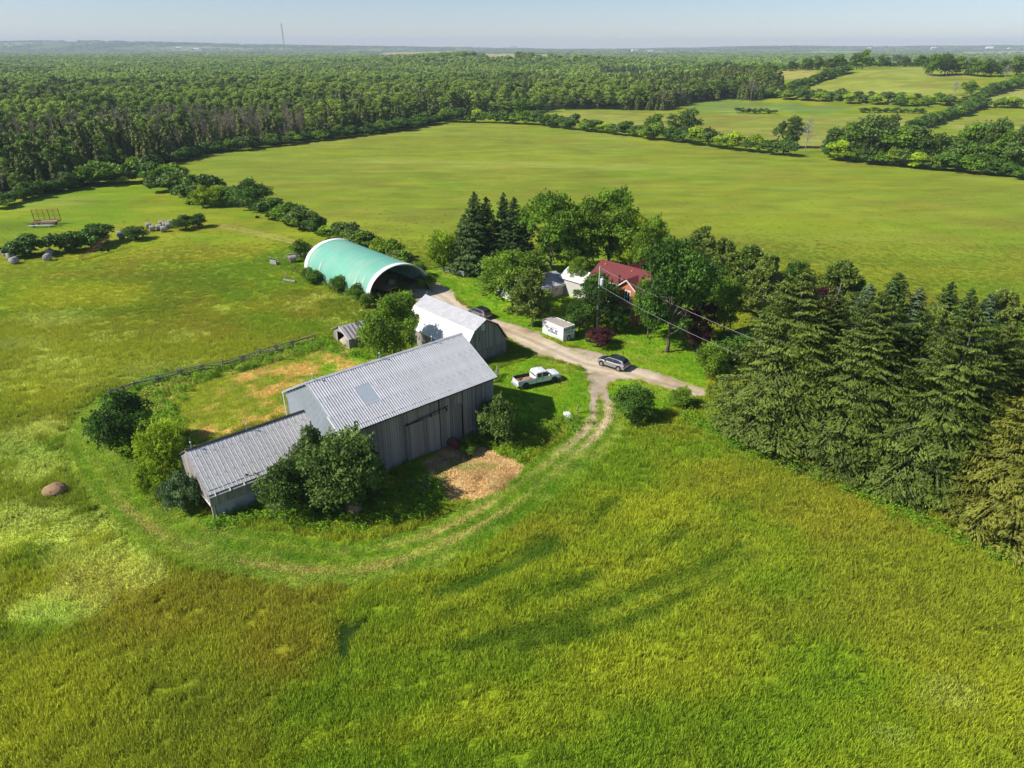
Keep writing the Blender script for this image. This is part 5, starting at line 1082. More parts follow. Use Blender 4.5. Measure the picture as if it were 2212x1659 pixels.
for k in range(10): a = .628 * k; MB().tube((2.38 * math.cos(a), 2.38 * math.sin(a), 0), (2.38 * math.cos(a), 2.38 * math.sin(a), 1.2), .05).obj('upright', M_pool, pl)
FOOT = []
def foot(o, x0, y0, x1, y1):
    c, s = math.cos(o.rotation_euler.z), math.sin(o.rotation_euler.z); FOOT.append([(o.location.x + c * x - s * y, o.location.y + s * x + c * y) for x, y in ((x0, y0), (x1, y0), (x1, y1), (x0, y1))])
foot(barn, 0, 0, BL, BW); foot(ann, 0, 0, AL, AW); foot(gb, 0, 0, GW, GL); foot(sh, 0, 0, SL_, SW_); foot(qs, 0, 0, QW, QL); foot(house, -1.9, .4, 9, 10.4); foot(ob, 0, 0, 7.4, 6.4); foot(co, 0, 0, CW, CL); foot(gr, 0, 0, 5.2, 5)
FOOT.append([(pl.location.x + 2.3 * math.cos(k), pl.location.y + 2.3 * math.sin(k)) for k in range(6)])
# ------------------------------------------------------------------ weeds mask and lodged grass
Z_LODGE = G([(-200, 1010), (110, 900), (180, 1000), (200, 1080), (290, 1160), (380, 1250), (200, 1340), (-100, 1420)])
WL = [(smooth(G([(246, 872), (345, 838), (450, 812), (560, 782), (680, 748)]), 3), 2.3, .8), (smooth(G([(700, 735), (720, 760), (760, 768), (820, 775)]), 3), 1.3, .5), (G([(475, 1128), (560, 1115), (700, 1098), (860, 1065)]), 1.6, .6),
      (G([(960, 985), (1000, 968), (1050, 970)]), .9, .6), (G([(1010, 950), (1060, 985), (1120, 975)]), 1.6, .5), (G([(1150, 940), (1210, 930), (1262, 900)]), 1.9, .45), (G([(890, 1010), (915, 1040), (950, 1075)]), 1.3, .6),
      (G([(640, 585), (690, 612), (740, 634), (790, 652)]), 1.5, .5), (G([(570, 560), (620, 570), (650, 590)]), 1.8, .3), (G([(330, 870), (380, 930), (360, 985)]), 2, .35), (G([(1490, 905), (1600, 965), (1750, 1025), (1900, 1090), (2100, 1180), (2230, 1230)]), 1.7, .6), (G([(232, 870), (262, 905), (330, 1000)]), 1.6, .4)]
def near_weeds(x, y):
    r = np.zeros(np.shape(x))
    for l, w_, s in WL: r = np.maximum(r, s * (1 - sst(w_ * .5, w_, dline(x, y, l))))
    return r
make_grass()

# ------------------------------------------------------------------ trees and shrubs of the yard
T = [('dark', 290, 985, 845, 128, 'large rounded dark green shrub beside the end of the rail fence'),
     ('limebush', 368, 1040, 912, 110, 'yellow green box elder between the dark shrub and the annex'), ('limebush', 345, 1090, 995, 77, 'low yellow green bush under the taller yellow green box elder'),
     ('greygreen', 402, 1112, 1020, 78, 'grey green bush at the corner post of the annex'),
     ('apple', 622, 1120, 990, 130, 'left and lower one of the apple trees in front of the long barn'), ('apple', 748, 1112, 938, 186, 'broad apple tree in front of the west end of the long barn'), ('apple', 690, 1062, 918, 95, 'slim upright apple tree rising above the annex roof'),
     ('apple', 812, 1080, 985, 60, 'small right hand bush of the apple tree group by the barn wall'),
     ('apple', 1070, 965, 855, 98, 'upright bushy tree at the east end of the long barn'), ('mixbush', 1010, 985, 955, 38, 'small low bush at the corner of the straw patch'),
     ('dark', 1362, 914, 838, 92, 'round dark green bush standing beside the wheel ruts'), ('mixbush', 1468, 882, 838, 56, 'small leafy bush at the end of the gravel driveway'),
     ('mixbush', 854, 790, 640, 126, 'multi stemmed young maple behind the ridge of the long barn'), ('mixbush', 868, 690, 630, 74, 'leafy bush between the arched shelter and the gambrel barn'), ('maple', 893, 742, 672, 46, 'slim maple branch reaching over the white gambrel roof'),
     ('mixbush', 675, 613, 576, 49, 'leafy bush against the far end of the green shelter wall'), ('mixbush', 733, 634, 596, 43, 'small bright bush in the middle of the green shelter wall'), ('mixbush', 772, 652, 610, 52, 'rounded bush close to the mouth of the green shelter'), ('mixbush', 792, 668, 634, 34, 'low bush right at the corner of the green shelter'), ('mixbush', 921, 628, 590, 47, 'leafy bush at the right foot of the green shelter mouth'),
     ('mixbush', 905, 600, 565, 43, 'bush behind the right side of the green shelter'), ('mixbush', 650, 560, 515, 45, 'dark leafy bush behind the far end of the green shelter'),
     ('limebush', 960, 588, 500, 73, 'pale green tree at the left end of the yard trees'),
     ('dspruce', 1006, 592, 462, 84, 'leftmost dark spruce of the clump behind the pool'), ('dspruce', 1028, 596, 414, 92, 'tallest dark spruce of the clump behind the pool'), ('dspruce', 1052, 594, 424, 81, 'second tall dark spruce beside the tallest one behind the pool'), ('dspruce', 1088, 592, 416, 81, 'dark spruce in the middle of the clump left of the big maples'), ('dspruce', 1110, 594, 424, 76, 'thin dark spruce next to the big maples'), ('dspruce', 1130, 592, 450, 70, 'shorter dark spruce tucked against the big maple'),
     ('maple', 1188, 604, 397, 132, 'tall round maple left of the biggest yard tree'), ('maple', 1312, 600, 401, 142, 'biggest round maple behind the brick house'), ('maple', 1246, 605, 430, 120, 'maple filling the gap between the two tallest yard maples'), ('maple', 1225, 588, 482, 108, 'lower maple in front of the two tallest yard maples'), ('maple', 1398, 735, 596, 76, 'small maple hiding the right side of the brick wall'), ('lime', 1368, 606, 448, 90, 'yellow green maple on the right of the tall yard maples'),
     ('maple', 1250, 636, 548, 56, 'small light tree above the cream outbuilding'), ('maple', 1108, 682, 526, 136, 'spreading maple between the pool and the parked taupe car'), ('pine', 1150, 712, 576, 92, 'open crowned pine in front of the cream outbuilding'), ('pine', 1146, 640, 540, 72, 'slim pine behind the spreading maple'),
     ('bigdark', 1285, 716, 586, 112, 'dense dark green tree behind the wooden power pole'), ('bigdark', 1250, 726, 640, 70, 'low dark green tree to the left of the power pole'), ('bigdark', 1332, 722, 655, 60, 'dark green tree in front of the brick house wall'),
     ('purplebush', 1290, 752, 706, 66, 'low dark purple shrub below the power pole'),
     ('bigdark', 1440, 772, 492, 164, 'big maple with visible trunk on the lawn right of the brick house'), ('maple', 1400, 650, 462, 84, 'maple behind the right end of the maroon roof'), ('purple', 1505, 772, 640, 70, 'dark purple leaved tree right of the lawn maple'), ('purple', 1740, 740, 606, 96, 'purple leaved tree showing behind the big spruces'),
     ('pine', 1500, 640, 486, 89, 'pine rising behind the lawn maple'), ('pine', 1550, 660, 512, 89, 'pine second from the lawn maple'), ('pine', 1600, 680, 528, 110, 'broad olive pine third from the lawn maple'), ('pine', 1640, 700, 545, 84, 'olive pine left of the tallest big spruce'),
     ('bigdark', 1705, 690, 553, 80, 'round blue green tree behind the big spruces'), ('pine', 1795, 715, 562, 110, 'broad topped pine standing behind the second big spruce'), ('maple', 1560, 735, 590, 70, 'light green maple between the pines and the purple tree'), ('mixbush', 1530, 822, 745, 72, 'bright green bush at the roadside left of the big spruces'),
     ('blue', 1850, 745, 612, 99, 'blue green spruce behind the spruce row, leftmost'), ('dspruce', 1900, 760, 588, 118, 'dark spruce with the highest tip behind the spruce row'), ('blue', 1950, 765, 620, 102, 'blue green spruce right of the highest dark tip'), ('dspruce', 2008, 780, 608, 104, 'dark spruce in the middle of the back row'), ('dspruce', 2050, 790, 622, 84, 'slim dark spruce right of the middle of the back row'), ('pine', 2120, 800, 622, 101, 'olive pine in the right part of the back row'), ('blue', 2090, 800, 632, 93, 'blue green spruce in the right part of the back row'), ('dspruce', 2180, 812, 628, 118, 'dark spruce at the right end of the back row'), ('pine', 1990, 830, 660, 101, 'olive pine in the second row behind the big spruces'), ('dspruce', 2100, 850, 690, 140, 'shaded spruce between the back row and the golden spruce'), ('maple', 2200, 840, 690, 96, 'bright green maple at the right edge of the picture'),
     ('spruce', 1668, 962, 578, 350, 'tallest drooping spruce at the left end of the big spruce row'), ('spruce', 1818, 1010, 632, 330, 'second big drooping spruce from the driveway'), ('spruce', 1985, 1075, 664, 330, 'third big drooping spruce with pale bare limbs'), ('spruce', 1890, 985, 720, 240, 'smaller spruce between the second and third big spruces'), ('spruce', 2110, 1010, 730, 240, 'spruce behind the golden green one'),
     ('spruce', 1738, 965, 632, 250, 'spruce filling the gap between the first two big spruces'), ('spruce', 1905, 1010, 668, 250, 'spruce filling the gap between the second and third big spruces'), ('spruce', 2070, 1050, 690, 260, 'spruce left of and behind the golden green one'), ('spruce', 2235, 1040, 700, 260, 'spruce at the right edge above the golden green one'),
     ('gold', 2165, 1170, 740, 320, 'golden green spruce at the right edge, nearest to the camera')]
for a in T: plant(*a)
hedge([(1560, 800), (1640, 740), (1760, 700)], 55, 'the undergrowth behind the big spruces', 'dh', .6)
hedge([(1180, 612), (1260, 612), (1340, 600), (1420, 590)], 34, 'the undergrowth below the yard maples', 'dhh', .7)
hedge([(1760, 1020), (1900, 1085), (2000, 1120)], 22, 'the nettles under the big spruces', 'h', 1.2)

# ------------------------------------------------------------------ vehicles
def sect(x, hw, z0, z1, r=.12, tum=0):
    return [(x, -hw + r, z0), (x, hw - r, z0), (x, hw, z0 + r), (x, hw - tum * .3, (z0 + z1) / 2), (x, hw - tum, z1 - r), (x, hw - tum - r, z1), (x, -hw + tum + r, z1), (x, -hw + tum, z1 - r), (x, -hw + tum * .3, (z0 + z1) / 2), (x, -hw, z0 + r)]
def wheel(par, x, y, r, s, rim):
    w_ = MB(); w_.tube((x, y, r), (x, y + s * .22, r), r, r, 18); o = w_.obj('wheel', M_tire, par); m = MB(); m.tube((x, y + s * .215, r), (x, y + s * .235, r), r * .66, r * .6, 16)
    m.obj('rim', rim, o); q = MB()
    for k in range(5):
        a = 1.257 * k; q.tube((x + math.cos(a) * r * .36, y + s * .236, r + math.sin(a) * r * .36), (x + math.cos(a) * r * .36, y + s * .24, r + math.sin(a) * r * .36), r * .13, r * .13, 5)
    q.obj('rim_gap', M_bplast, o)
def quadp(par, name, pts, mat, off=(0, 0, 0)):
    a = [tuple(Vector(p)) for p in pts]; n = (Vector(a[1]) - Vector(a[0])).cross(Vector(a[2]) - Vector(a[0])).normalized() * .012; t = [tuple(Vector(p) + n) for p in a]; b = [tuple(Vector(p) - n) for p in a]; k = len(a)
    return MB().add(t + b, [tuple(range(k)), tuple(range(2 * k - 1, k - 1, -1))] + [(i, k + i, k + (i + 1) % k, (i + 1) % k) for i in range(k)]).obj(name, mat, par)
def suv(name, loc, rz, paint, label, roofm, hood):
    c = empty(name, loc, rz, label, 'car')
    m = MB(); m.loft([sect(x, hw, z0, z1, .1, tm) for x, hw, z0, z1, tm in ((-2.18, .72, .42, .82, .02), (-2.08, .86, .32, .96, .03), (-1.4, .91, .26, 1.02, .04), (0, .92, .25, 1.02, .04), (1.2, .91, .26, 1.0, .05), (1.75, .88, .28, .93, .08), (2.1, .80, .32, .82, .1), (2.2, .66, .40, .68, .08))]); m.obj('body', paint, c, smooth=False)
    m = MB(); m.loft([[(x, -h, 1.0), (x, h, 1.0), (x, (h + t) / 2, (1.0 + z) / 2), (x, t, z - .04), (x, t - .08, z), (x, -t + .08, z), (x, -t, z - .04), (x, -(h + t) / 2, (1.0 + z) / 2)] for x, h, t, z in ((-2.02, .80, .72, 1.10), (-1.72, .86, .66, 1.50), (-.9, .88, .68, 1.58), (.1, .88, .67, 1.58), (.45, .88, .66, 1.50), (1.12, .86, .78, 1.05))]); m.obj('cabin', paint, c)
    m = MB(); m.box(-1.75, -.60, 1.50, .38, .60, 1.515); m.loft([[(x, -t, z), (x, t, z), (x, t, z + .02), (x, -t, z + .02)] for x, t, z in ((-1.75, .60, 1.50), (-.9, .62, 1.585), (.1, .61, 1.585), (.42, .58, 1.52))]); m.obj('roof', roofm, c)
    for s in (-1, 1):
        quadp(c, 'side_window', [(1.0, s * .878, 1.08), (.42, s * .72, 1.46), (-.32, s * .74, 1.50), (-.32, s * .905, 1.08)][::s], M_glass); quadp(c, 'side_window', [(-.42, s * .905, 1.08), (-.42, s * .74, 1.50), (-1.2, s * .73, 1.47), (-1.35, s * .885, 1.12)][::s], M_glass)
        quadp(c, 'quarter_window', [(-1.42, s * .885, 1.14), (-1.28, s * .745, 1.44), (-1.52, s * .75, 1.38), (-1.68, s * .84, 1.18)][::s], M_glass)
        MB().box(.78, min(s * .9, s * 1.04), 1.05, .95, max(s * .9, s * 1.04), 1.18).obj('mirror', M_bplast, c)
        for x in (-1.34, 1.34):
            m = MB(); m.tube((x, s * .80, .40), (x, s * .925, .40), .43, .43, 18); m.obj('wheel_arch', M_bplast, c); wheel(c, x, s * .74, .345, s, M_rim)
        MB().box(-1.0, min(s * .88, s * .935), .24, 1.0, max(s * .88, s * .935), .40).obj('sill_trim', M_bplast, c); MB().box(2.02, min(s * .5, s * .80), .66, 2.16, max(s * .5, s * .80), .78).obj('headlight', M_lamp, c); MB().box(-2.2, min(s * .55, s * .86), .74, -2.02, max(s * .55, s * .86), .92).obj('tail_light', M_red, c)
        MB().tube((-1.55, s * .66, 1.58), (.2, s * .66, 1.61), .02).obj('roof_rail', M_bplast, c)
    quadp(c, 'windscreen', [(1.14, -.74, 1.07), (1.14, .74, 1.07), (.50, .60, 1.50), (.50, -.60, 1.50)], M_glass); quadp(c, 'rear_window', [(-2.05, .70, 1.12), (-2.05, -.70, 1.12), (-1.77, -.58, 1.49), (-1.77, .58, 1.49)], M_glass)
    quadp(c, 'hood', [(1.25, -.78, 1.005), (2.05, -.66, .86), (2.05, .66, .86), (1.25, .78, 1.005)], hood); MB().box(-2.24, -.25, .60, -2.19, .25, .72).obj('plate', M_white, c); MB().box(-2.24, -.7, .34, -2.1, .7, .48).obj('bumper', M_bplast, c)
    return c
def car_at(f, r_, **k):
    a, b = P(*f), P(*r_); return (a + b) / 2, math.atan2(a.y - b.y, a.x - b.x)
fr = ((2240 + 500 * 180 / 2212) / 1.736, (1290 + 830 * 180 / 2212) / 1.736); re = ((2240 + 1280 * 180 / 2212) / 1.736, (1290 + 1070 * 180 / 2212) / 1.736)
l, a = car_at(fr, re); n_ = Vector((-math.sin(a), math.cos(a), 0)) * .9; suv('silver_car', l + n_, a, M_silver, 'silver crossover with black roof and black hood parked at the driveway edge', M_black, M_black)
fr = ((1780 + 85 * .20796) / 1.7361, (960 + 1030 * .20796) / 1.7361); re = ((1780 + 258 * .20796) / 1.7361, (960 + 1100 * .20796) / 1.7361)
l, a = car_at(fr, re); n_ = Vector((-math.sin(a), math.cos(a), 0)) * .9; suv('taupe_car', l + n_, a, M_taupe, 'taupe grey car with dark roof parked on the grass below the maple', M_black, M_taupe)
def pickup(loc, rz):
    c = empty('pickup_truck', loc, rz, 'white crew cab pickup truck with lumber in its bed parked on the grass', 'truck')
    m = MB(); m.loft([sect(x, hw, z0, z1, .08, tm) for x, hw, z0, z1, tm in ((-.55, .98, .52, 1.22, .03), (.6, .98, .50, 1.24, .03), (1.62, .98, .50, 1.24, .03), (1.75, .98, .52, 1.22, .05), (2.75, .95, .55, 1.18, .07), (2.98, .88, .6, 1.1, .07))]); m.obj('body', M_wpaint, c)
    m = MB(); m.loft([[(x, -h, 1.18), (x, h, 1.18), (x, t, z - .07), (x, t - .1, z), (x, -t + .1, z), (x, -t, z - .07)] for x, h, t, z in ((-.58, .95, .80, 1.80), (-.40, .96, .84, 1.90), (.3, .96, .84, 1.93), (1.0, .95, .80, 1.86), (1.66, .92, .82, 1.24))]); m.obj('cab', M_wpaint, c)
    m = MB(); m.loft([[(x, -t, z - .2), (x, t, z - .2), (x, t, z), (x, t * .6, z + .05), (x, -t * .6, z + .05), (x, -t, z)] for x, t, z in ((1.62, .84, 1.24), (2.3, .82, 1.23), (2.9, .76, 1.14))]); m.obj('hood', M_wpaint, c)
    for s in (-1, 1):
        m = MB(); m.box(-3.05, min(s * .9, s * .98), .56, -.60, max(s * .9, s * .98), 1.2); m.obj('bed_side', M_wpaint, c); MB().box(-3.0, min(s * .86, s * .93), 1.2, -.62, max(s * .86, s * .93), 1.23).obj('bed_rail', M_bplast, c); MB().box(-2.98, min(s * .87, s * .9), .78, -.62, max(s * .87, s * .9), 1.19).obj('bed_liner', M_bplast, c)
        quadp(c, 'side_window', [(1.45, s * .935, 1.26), (.98, s * .84, 1.76), (.36, s * .865, 1.80), (.36, s * .955, 1.26)][::s], M_glass); quadp(c, 'side_window', [(.22, s * .958, 1.26), (.22, s * .868, 1.80), (-.38, s * .868, 1.78), (-.42, s * .955, 1.26)][::s], M_glass)
        for x in (-.30, .42): MB().box(x, min(s * .97, s * 1.0), 1.02, x + .14, max(s * .97, s * 1.0), 1.12).obj('door_handle', M_bplast, c)
        MB().box(1.18, min(s * .98, s * 1.16), 1.22, 1.34, max(s * .98, s * 1.16), 1.42).obj('mirror', M_wpaint, c); MB().box(2.86, min(s * .55, s * .86), .86, 3.0, max(s * .55, s * .86), 1.04).obj('headlight', M_lamp, c); MB().box(-3.08, min(s * .84, s * .985), .82, -2.98, max(s * .84, s * .985), 1.14).obj('tail_light', M_red, c)
        for x in (-2.05, 2.05):
            m = MB(); m.tube((x, s * .86, .46), (x, s * .985, .46), .50, .50, 18); m.obj('wheel_arch', M_bplast, c); wheel(c, x, s * .76, .40, s, M_pipe)
        for x in (-.55, .30): MB().box(x, min(s * .975, s * .985), .56, x + .015, max(s * .975, s * .985), 1.2).obj('door_seam', M_bplast, c)
    MB().box(-3.0, -.9, .70, -.6, .9, .78).obj('bed_floor', M_contr, c); MB().box(-.66, -.9, .7, -.6, .9, 1.2).obj('bed_front', M_wpaint, c); MB().box(-3.06, -.86, .62, -2.98, .86, 1.12).obj('tailgate', M_wpaint, c); MB().box(-3.26, -.95, .42, -3.08, .95, .6).obj('rear_bumper', M_steel, c); MB().box(2.98, -.95, .42, 3.12, .95, .62).obj('front_bumper', M_steel, c); MB().box(2.95, -.55, .66, 3.0, .55, 1.02).obj('grille', M_bplast, c)
    quadp(c, 'windscreen', [(1.68, -.80, 1.28), (1.68, .80, 1.28), (1.06, .72, 1.82), (1.06, -.72, 1.82)], M_glass); quadp(c, 'rear_window', [(-.60, .74, 1.36), (-.60, -.74, 1.36), (-.52, -.66, 1.76), (-.52, .66, 1.76)], M_glass); MB().box(-.5, -.7, .4, 2.6, .7, .55).obj('underbody', M_bplast, c)
    c_ = Matrix.Translation(loc) @ Matrix.Rotation(rz, 4, 'Z')
    for i, (x, y, sx, sy, sz, r, mt, lb) in enumerate(((-1.9, -.25, .55, .3, .1, .1, M_haylight, 'pale board lying at the tailgate end of the truck bed'), (-1.3, .1, .7, .4, .12, .3, M_hay, 'brown plank stack in the middle of the truck bed'), (-2.2, .45, .35, .2, .12, .6, M_rust, 'rusty scrap piece along the far side of the truck bed'), (-.95, -.3, .25, .3, .16, .2, M_rust, 'small rusty box behind the cab of the truck'))):
        m = MB(); m.box(-sx, -sy, 0, sx, sy, sz * .5); m.box(-sx * .8, -sy * .9, sz * .5, sx * .9, sy * .5, sz); o = m.obj('lumber', mt, None); o.matrix_world = c_ @ Matrix.Translation((x, y, .785)) @ Matrix.Rotation(r, 4, 'Z'); tag(o, lb, 'lumber')
    return c
re = P((1880 + 790 * 260 / 2212) / 1.7361, (1350 + 930 * 260 / 2212) / 1.7361); fr = P((1880 + 1680 * 260 / 2212) / 1.7361, (1350 + 740 * 260 / 2212) / 1.7361); a = math.atan2(fr.y - re.y, fr.x - re.x)
pickup((fr + re) / 2 + Vector((-math.sin(a), math.cos(a), 0)) * .95, a)

# ------------------------------------------------------------------ rail fence
def rail_fence(line, label, hgt0=1.25, nr=4, mat=M_wood):
    pts = [P(*q) for q in line]; f = empty('split_rail_fence', pts[0], 0, label, 'fence'); o0 = pts[0]
    for i, p in enumerate(pts):
        q = p - o0
        for s in (-.13, .13):
            m = MB(); m.tube((q.x + s, q.y - s, -.2), (q.x + s * .5 + rnd.uniform(-.12, .12), q.y - s, hgt0 + rnd.uniform(0, .35)), .075, .06, 6); m.obj('post', mat, f)
        if i:
            a = pts[i - 1] - o0
            for k in range(nr):
                z0 = .2 + k * (hgt0 - .15) / nr; d = (q - a).normalized() * .35; m = MB(); m.tube(tuple(a - d + Vector((0, 0, z0 + rnd.uniform(-.07, .16) + .1 * (i % 2)))), tuple(q + d + Vector((0, 0, z0 + rnd.uniform(-.07, .16) + .1 * (1 - i % 2)))), .065, .05, 6); m.obj('rail', mat, f)
    return f
rail_fence([(244, 861), (293.7, 842), (345, 831), (392, 816), (440.5, 806), (482.7, 798), (526.4, 785), (564, 772), (598.3, 763), (633.6, 752), (680, 740)], 'long weathered split rail fence along the back of the barnyard')
rail_fence([(1064, 826), (1075, 812)], 'short weathered rail fence at the east corner of the long barn', 1.3, 4, M_wood_w)
def simple(name, mb, mat, p, rz, label, cat, group=None, smooth=False):
    o = mb.obj(name, mat, None, None, smooth); o.location = p; o.rotation_euler.z = rz; return tag(o, label, cat, group)
# metal gate by the yard
g = empty('metal_gate', P(950, 586), 0, 'grey tubular farm gate on the lawn in front of the pale green tree', 'gate'); b_ = P(1002, 600) - P(950, 586); b_.z = 0
for z in (.35, .6, .85, 1.1): MB().tube((0, 0, z), (b_.x, b_.y, z), .03).obj('bar', M_steel, g)
for t in (0, .5, 1): MB().tube((b_.x * t, b_.y * t, -.1), (b_.x * t, b_.y * t, 1.25), .05).obj('post', M_steel, g)
# ------------------------------------------------------------------ power pole and lines
pb = P(1288, 722); ph_ = h_at(pb, 575); pp = empty('power_pole', pb, 0, 'tall wooden power pole with a grey transformer in front of the brick house', 'utility pole')
MB().tube((0, 0, -.3), (0, 0, ph_), .17, .12, 10).obj('pole', M_pole, pp)
m = MB(); m.tube((.38, -.1, ph_ * .73), (.38, -.1, ph_ * .73 + .95), .27, .27, 14); m.tube((.38, -.1, ph_ * .73 + .95), (.38, -.1, ph_ * .73 + 1.05), .29, .2, 14); m.obj('transformer', M_contg, pp); MB().tube((.38, -.1, ph_ * .73 + 1.05), (.38, -.1, ph_ * .73 + 1.4), .05, .03).obj('bushing', M_white, pp)
m = MB(); blob(m, (-.55, -.1, ph_ * .66), (.19, .19, .22), 3, 10, 6, .02); m.obj('yard_lamp', M_white, pp, smooth=True); MB().tube((0, 0, ph_ * .70), (-.55, -.1, ph_ * .68), .03).obj('lamp_arm', M_steel, pp); MB().tube((-.15, 0, ph_ - .35), (.25, 0, ph_ - .3), .05).obj('insulator', M_white, pp)
def cable(a, b, sag, label, r=.022):
    m = MB(); pts = []
    for i in range(17): t = i / 16; q = Vector(a).lerp(Vector(b), t); q.z -= sag * 4 * t * (1 - t); pts.append(tuple(q))
    m.path(pts, r, r, 4); o = m.obj('power_cable', M_wire, None); return tag(o, label, 'cable')
topp = pb + Vector((.1, 0, ph_ - .3)); E1 = P(1640, 737, 8.6); E2 = P(1640, 785, 7.4)
cable(topp, E1, .35, 'upper power cable from the pole top over the maple to the spruces', .02); cable(pb + Vector((.1, 0, ph_ * .72)), E2, .45, 'lower power cable from the transformer height over the lawn to the spruces', .02)
cable(pb + Vector((0, 0, ph_ * .72)), (15.5, 103.5, 5.8), .2, 'thin service cable running from the pole to the house eave')
pole2 = empty('roadside_power_pole', (E1.x + .2, E1.y, 0), 0, 'wooden power pole standing hidden among the big spruces', 'utility pole'); MB().tube((0, 0, -.3), (0, 0, 9.2), .16, .12, 8).obj('pole', M_pole, pole2)
# ------------------------------------------------------------------ bales and odd things
def bale(p, rz, r, l, mat, label, group=None, tilt=0):
    m = MB(); n = 18; secs = []
    for x, k in ((-l / 2, .90), (-l / 2 + .08, .98), (-l / 6, 1.0), (l / 6, .985), (l / 2 - .08, 1.0), (l / 2, .92)): secs.append([(x, r * k * math.cos(6.283 * j / n) * (1 + rnd.uniform(-.02, .02)), r * .93 + r * k * math.sin(6.283 * j / n) * (.95 + rnd.uniform(-.02, .02))) for j in range(n)])
    m.loft(secs); o = m.obj('round_bale', mat, None, p, True); o.rotation_euler = (0, tilt, rz); return tag(o, label, 'hay bale', group)
for u, v, r_, lb in ((322, 493, .75, 'round bale at the left end of the weathered bale group'), (330, 499, .75, 'second round bale from the left in the weathered group'), (345, 497, .78, 'front middle round bale of the weathered group'), (354, 501, .78, 'frontmost round bale of the weathered group'), (350, 488, .72, 'back middle round bale of the weathered group'), (358, 491, .72, 'round bale behind the frontmost weathered bale'), (365, 493, .72, 'rightmost weathered round bale nearest the dark shrub'), (370, 486, .7, 'small white wrapped bale touching the dark shrub'), (259, 511, .7, 'weathered round bale between the elevator tip and the dark shrub'), (264, 516, .7, 'lower weathered round bale beside the elevator tip')):
    bale(P(u, v), .5, r_ * .95, 1.2, M_bale, lb)
for i, (u, v, k) in enumerate(((14, 552, 0), (24, 560, 0), (32, 570, 0), (108, 552, 1), (104, 563, 1))):
    bale(P(u, v), 1.0 + .2 * i, .75, 1.3, M_bale, ('grey wrapped bale at the far left end of the shrub row, ' + ('top', 'middle', 'lowest')[i]) if k == 0 else ('pale wrapped bale half under the shrubs, ' + ('upper' if i == 3 else 'lower') + ' one'))
lump('hay_heap', P(120, 1068), (1.05, .9, .62), M_hay, 'brown slumped old hay bale in the grass at the lower left', 'hay bale', 11, None, .24); lump('hay_heap', P(765, 1107), (.78, .7, .55), M_hay, 'brown old hay bale in front of the broad apple tree', 'hay bale', 12, None, .2)
m = MB(); m.tube((-1.35, 0, .5), (1.35, 0, .5), .5, .5, 16); blob(m, (-1.35, 0, .5), (.25, .49, .49), 5, 16, 7, 0); blob(m, (1.35, 0, .5), (.25, .49, .49), 6, 16, 7, 0); simple('rusty_tank', m, M_rust, P(972, 961), -.75, 'rusty cylindrical tank lying at the foot of the long barn wall', 'tank', None, True)
for i in range(26):
    p = P(905 + rnd.uniform(-14, 22), 1040 + rnd.uniform(-14, 14)); m = MB(); s = rnd.uniform(.16, .34); blob(m, (0, 0, s * .4), (s, s * .8, s * .6), i, 7, 5, .25); o = m.obj('field_stone', M_stone, None, p); o.rotation_euler.z = rnd.random() * 6; tag(o, 'grey field stone in the heap left of the straw patch', 'stone', 'stones in the heap beside the straw patch')
m = MB(); m.loft([[(x, -.36 * k, .05), (x, .36 * k, .05), (x, .42 * k, .42), (x, .34 * k, .46), (x, -.34 * k, .46), (x, -.42 * k, .42)] for x, k in ((-.75, .8), (-.6, 1), (.6, 1), (.75, .8))]); simple('white_tub', m, M_white, P(1226, 903), 1.7, 'upturned white bathtub lying in the weeds by the driveway ruts', 'tub')
m = MB(); m.tube((0, 0, -.2), (.05, 0, 1.1), .09, .08, 7); simple('grey_post', m, M_wood_w, P(1247, 893), 0, 'short grey fence post in the weeds near the white tub', 'post')
m = MB(); m.tube((0, 0, -.2), (-.1, 0, 1.7), .05, .05, 6); simple('white_stake', m, M_white, P(258, 970), 0, 'thin white stake at the left of the large dark shrub', 'post')
m = MB(); m.tube((0, 0, -.2), (.1, 0, 1.3), .06, .05, 6); simple('tall_stub_post', m, M_wood_w, P(621, 603), 0, 'thin pale post beside the fallen log near the shelter', 'post')
m = MB(); m.tube((-1.3, 0, .3), (1.3, 0, .3), .26, .24, 10); simple('fallen_log', m, M_wood_w, P(626, 610), -.35, 'pale fallen log lying in the grass left of the green shelter', 'log')
m = MB(); m.tube((-1.9, 0, .4), (1.9, 0, .4), .04, .04, 5); simple('pale_pole', m, M_wood_w, P(592, 562), -.7, 'long thin pole leaning in the weeds by the junk pile', 'pole')
m = MB(); m.box(-.9, -.45, .1, .9, .45, .35); m.box(-.9, .2, .35, .9, .45, .9); m.box(-.9, -.45, .35, -.65, .2, .62); m.box(.65, -.45, .35, .9, .2, .62); simple('old_sofa', m, M_bale, P(594, 571), 2.6, 'greyish old couch standing in the weeds left of the green shelter', 'sofa')
jk = empty('junk_tank', P(634, 567), .4, 'old grey round tank among the junk near the end of the green shelter', 'tank'); MB().tube((-.7, 0, .75), (.5, .2, .75), .7, .7, 14).obj('tank_body', M_bale, jk); MB().tube((-.72, 0, .75), (-.75, 0, .75), .5, .3, 12).obj('tank_end', M_rust, jk)
for i in range(11):
    p = P(636 + rnd.uniform(-12, 22), 556 - rnd.uniform(-2, 6)); m = MB(); L_ = rnd.uniform(.7, 1.5); m.tube((-L_, 0, .15), (L_, 0, .2 + rnd.random() * .4), .1, .08, 6); simple('split_log', m, M_wood_w, p, rnd.uniform(-.4, .6), 'grey log on the firewood heap behind the junk tank', 'log', 'logs on the heap behind the junk tank')
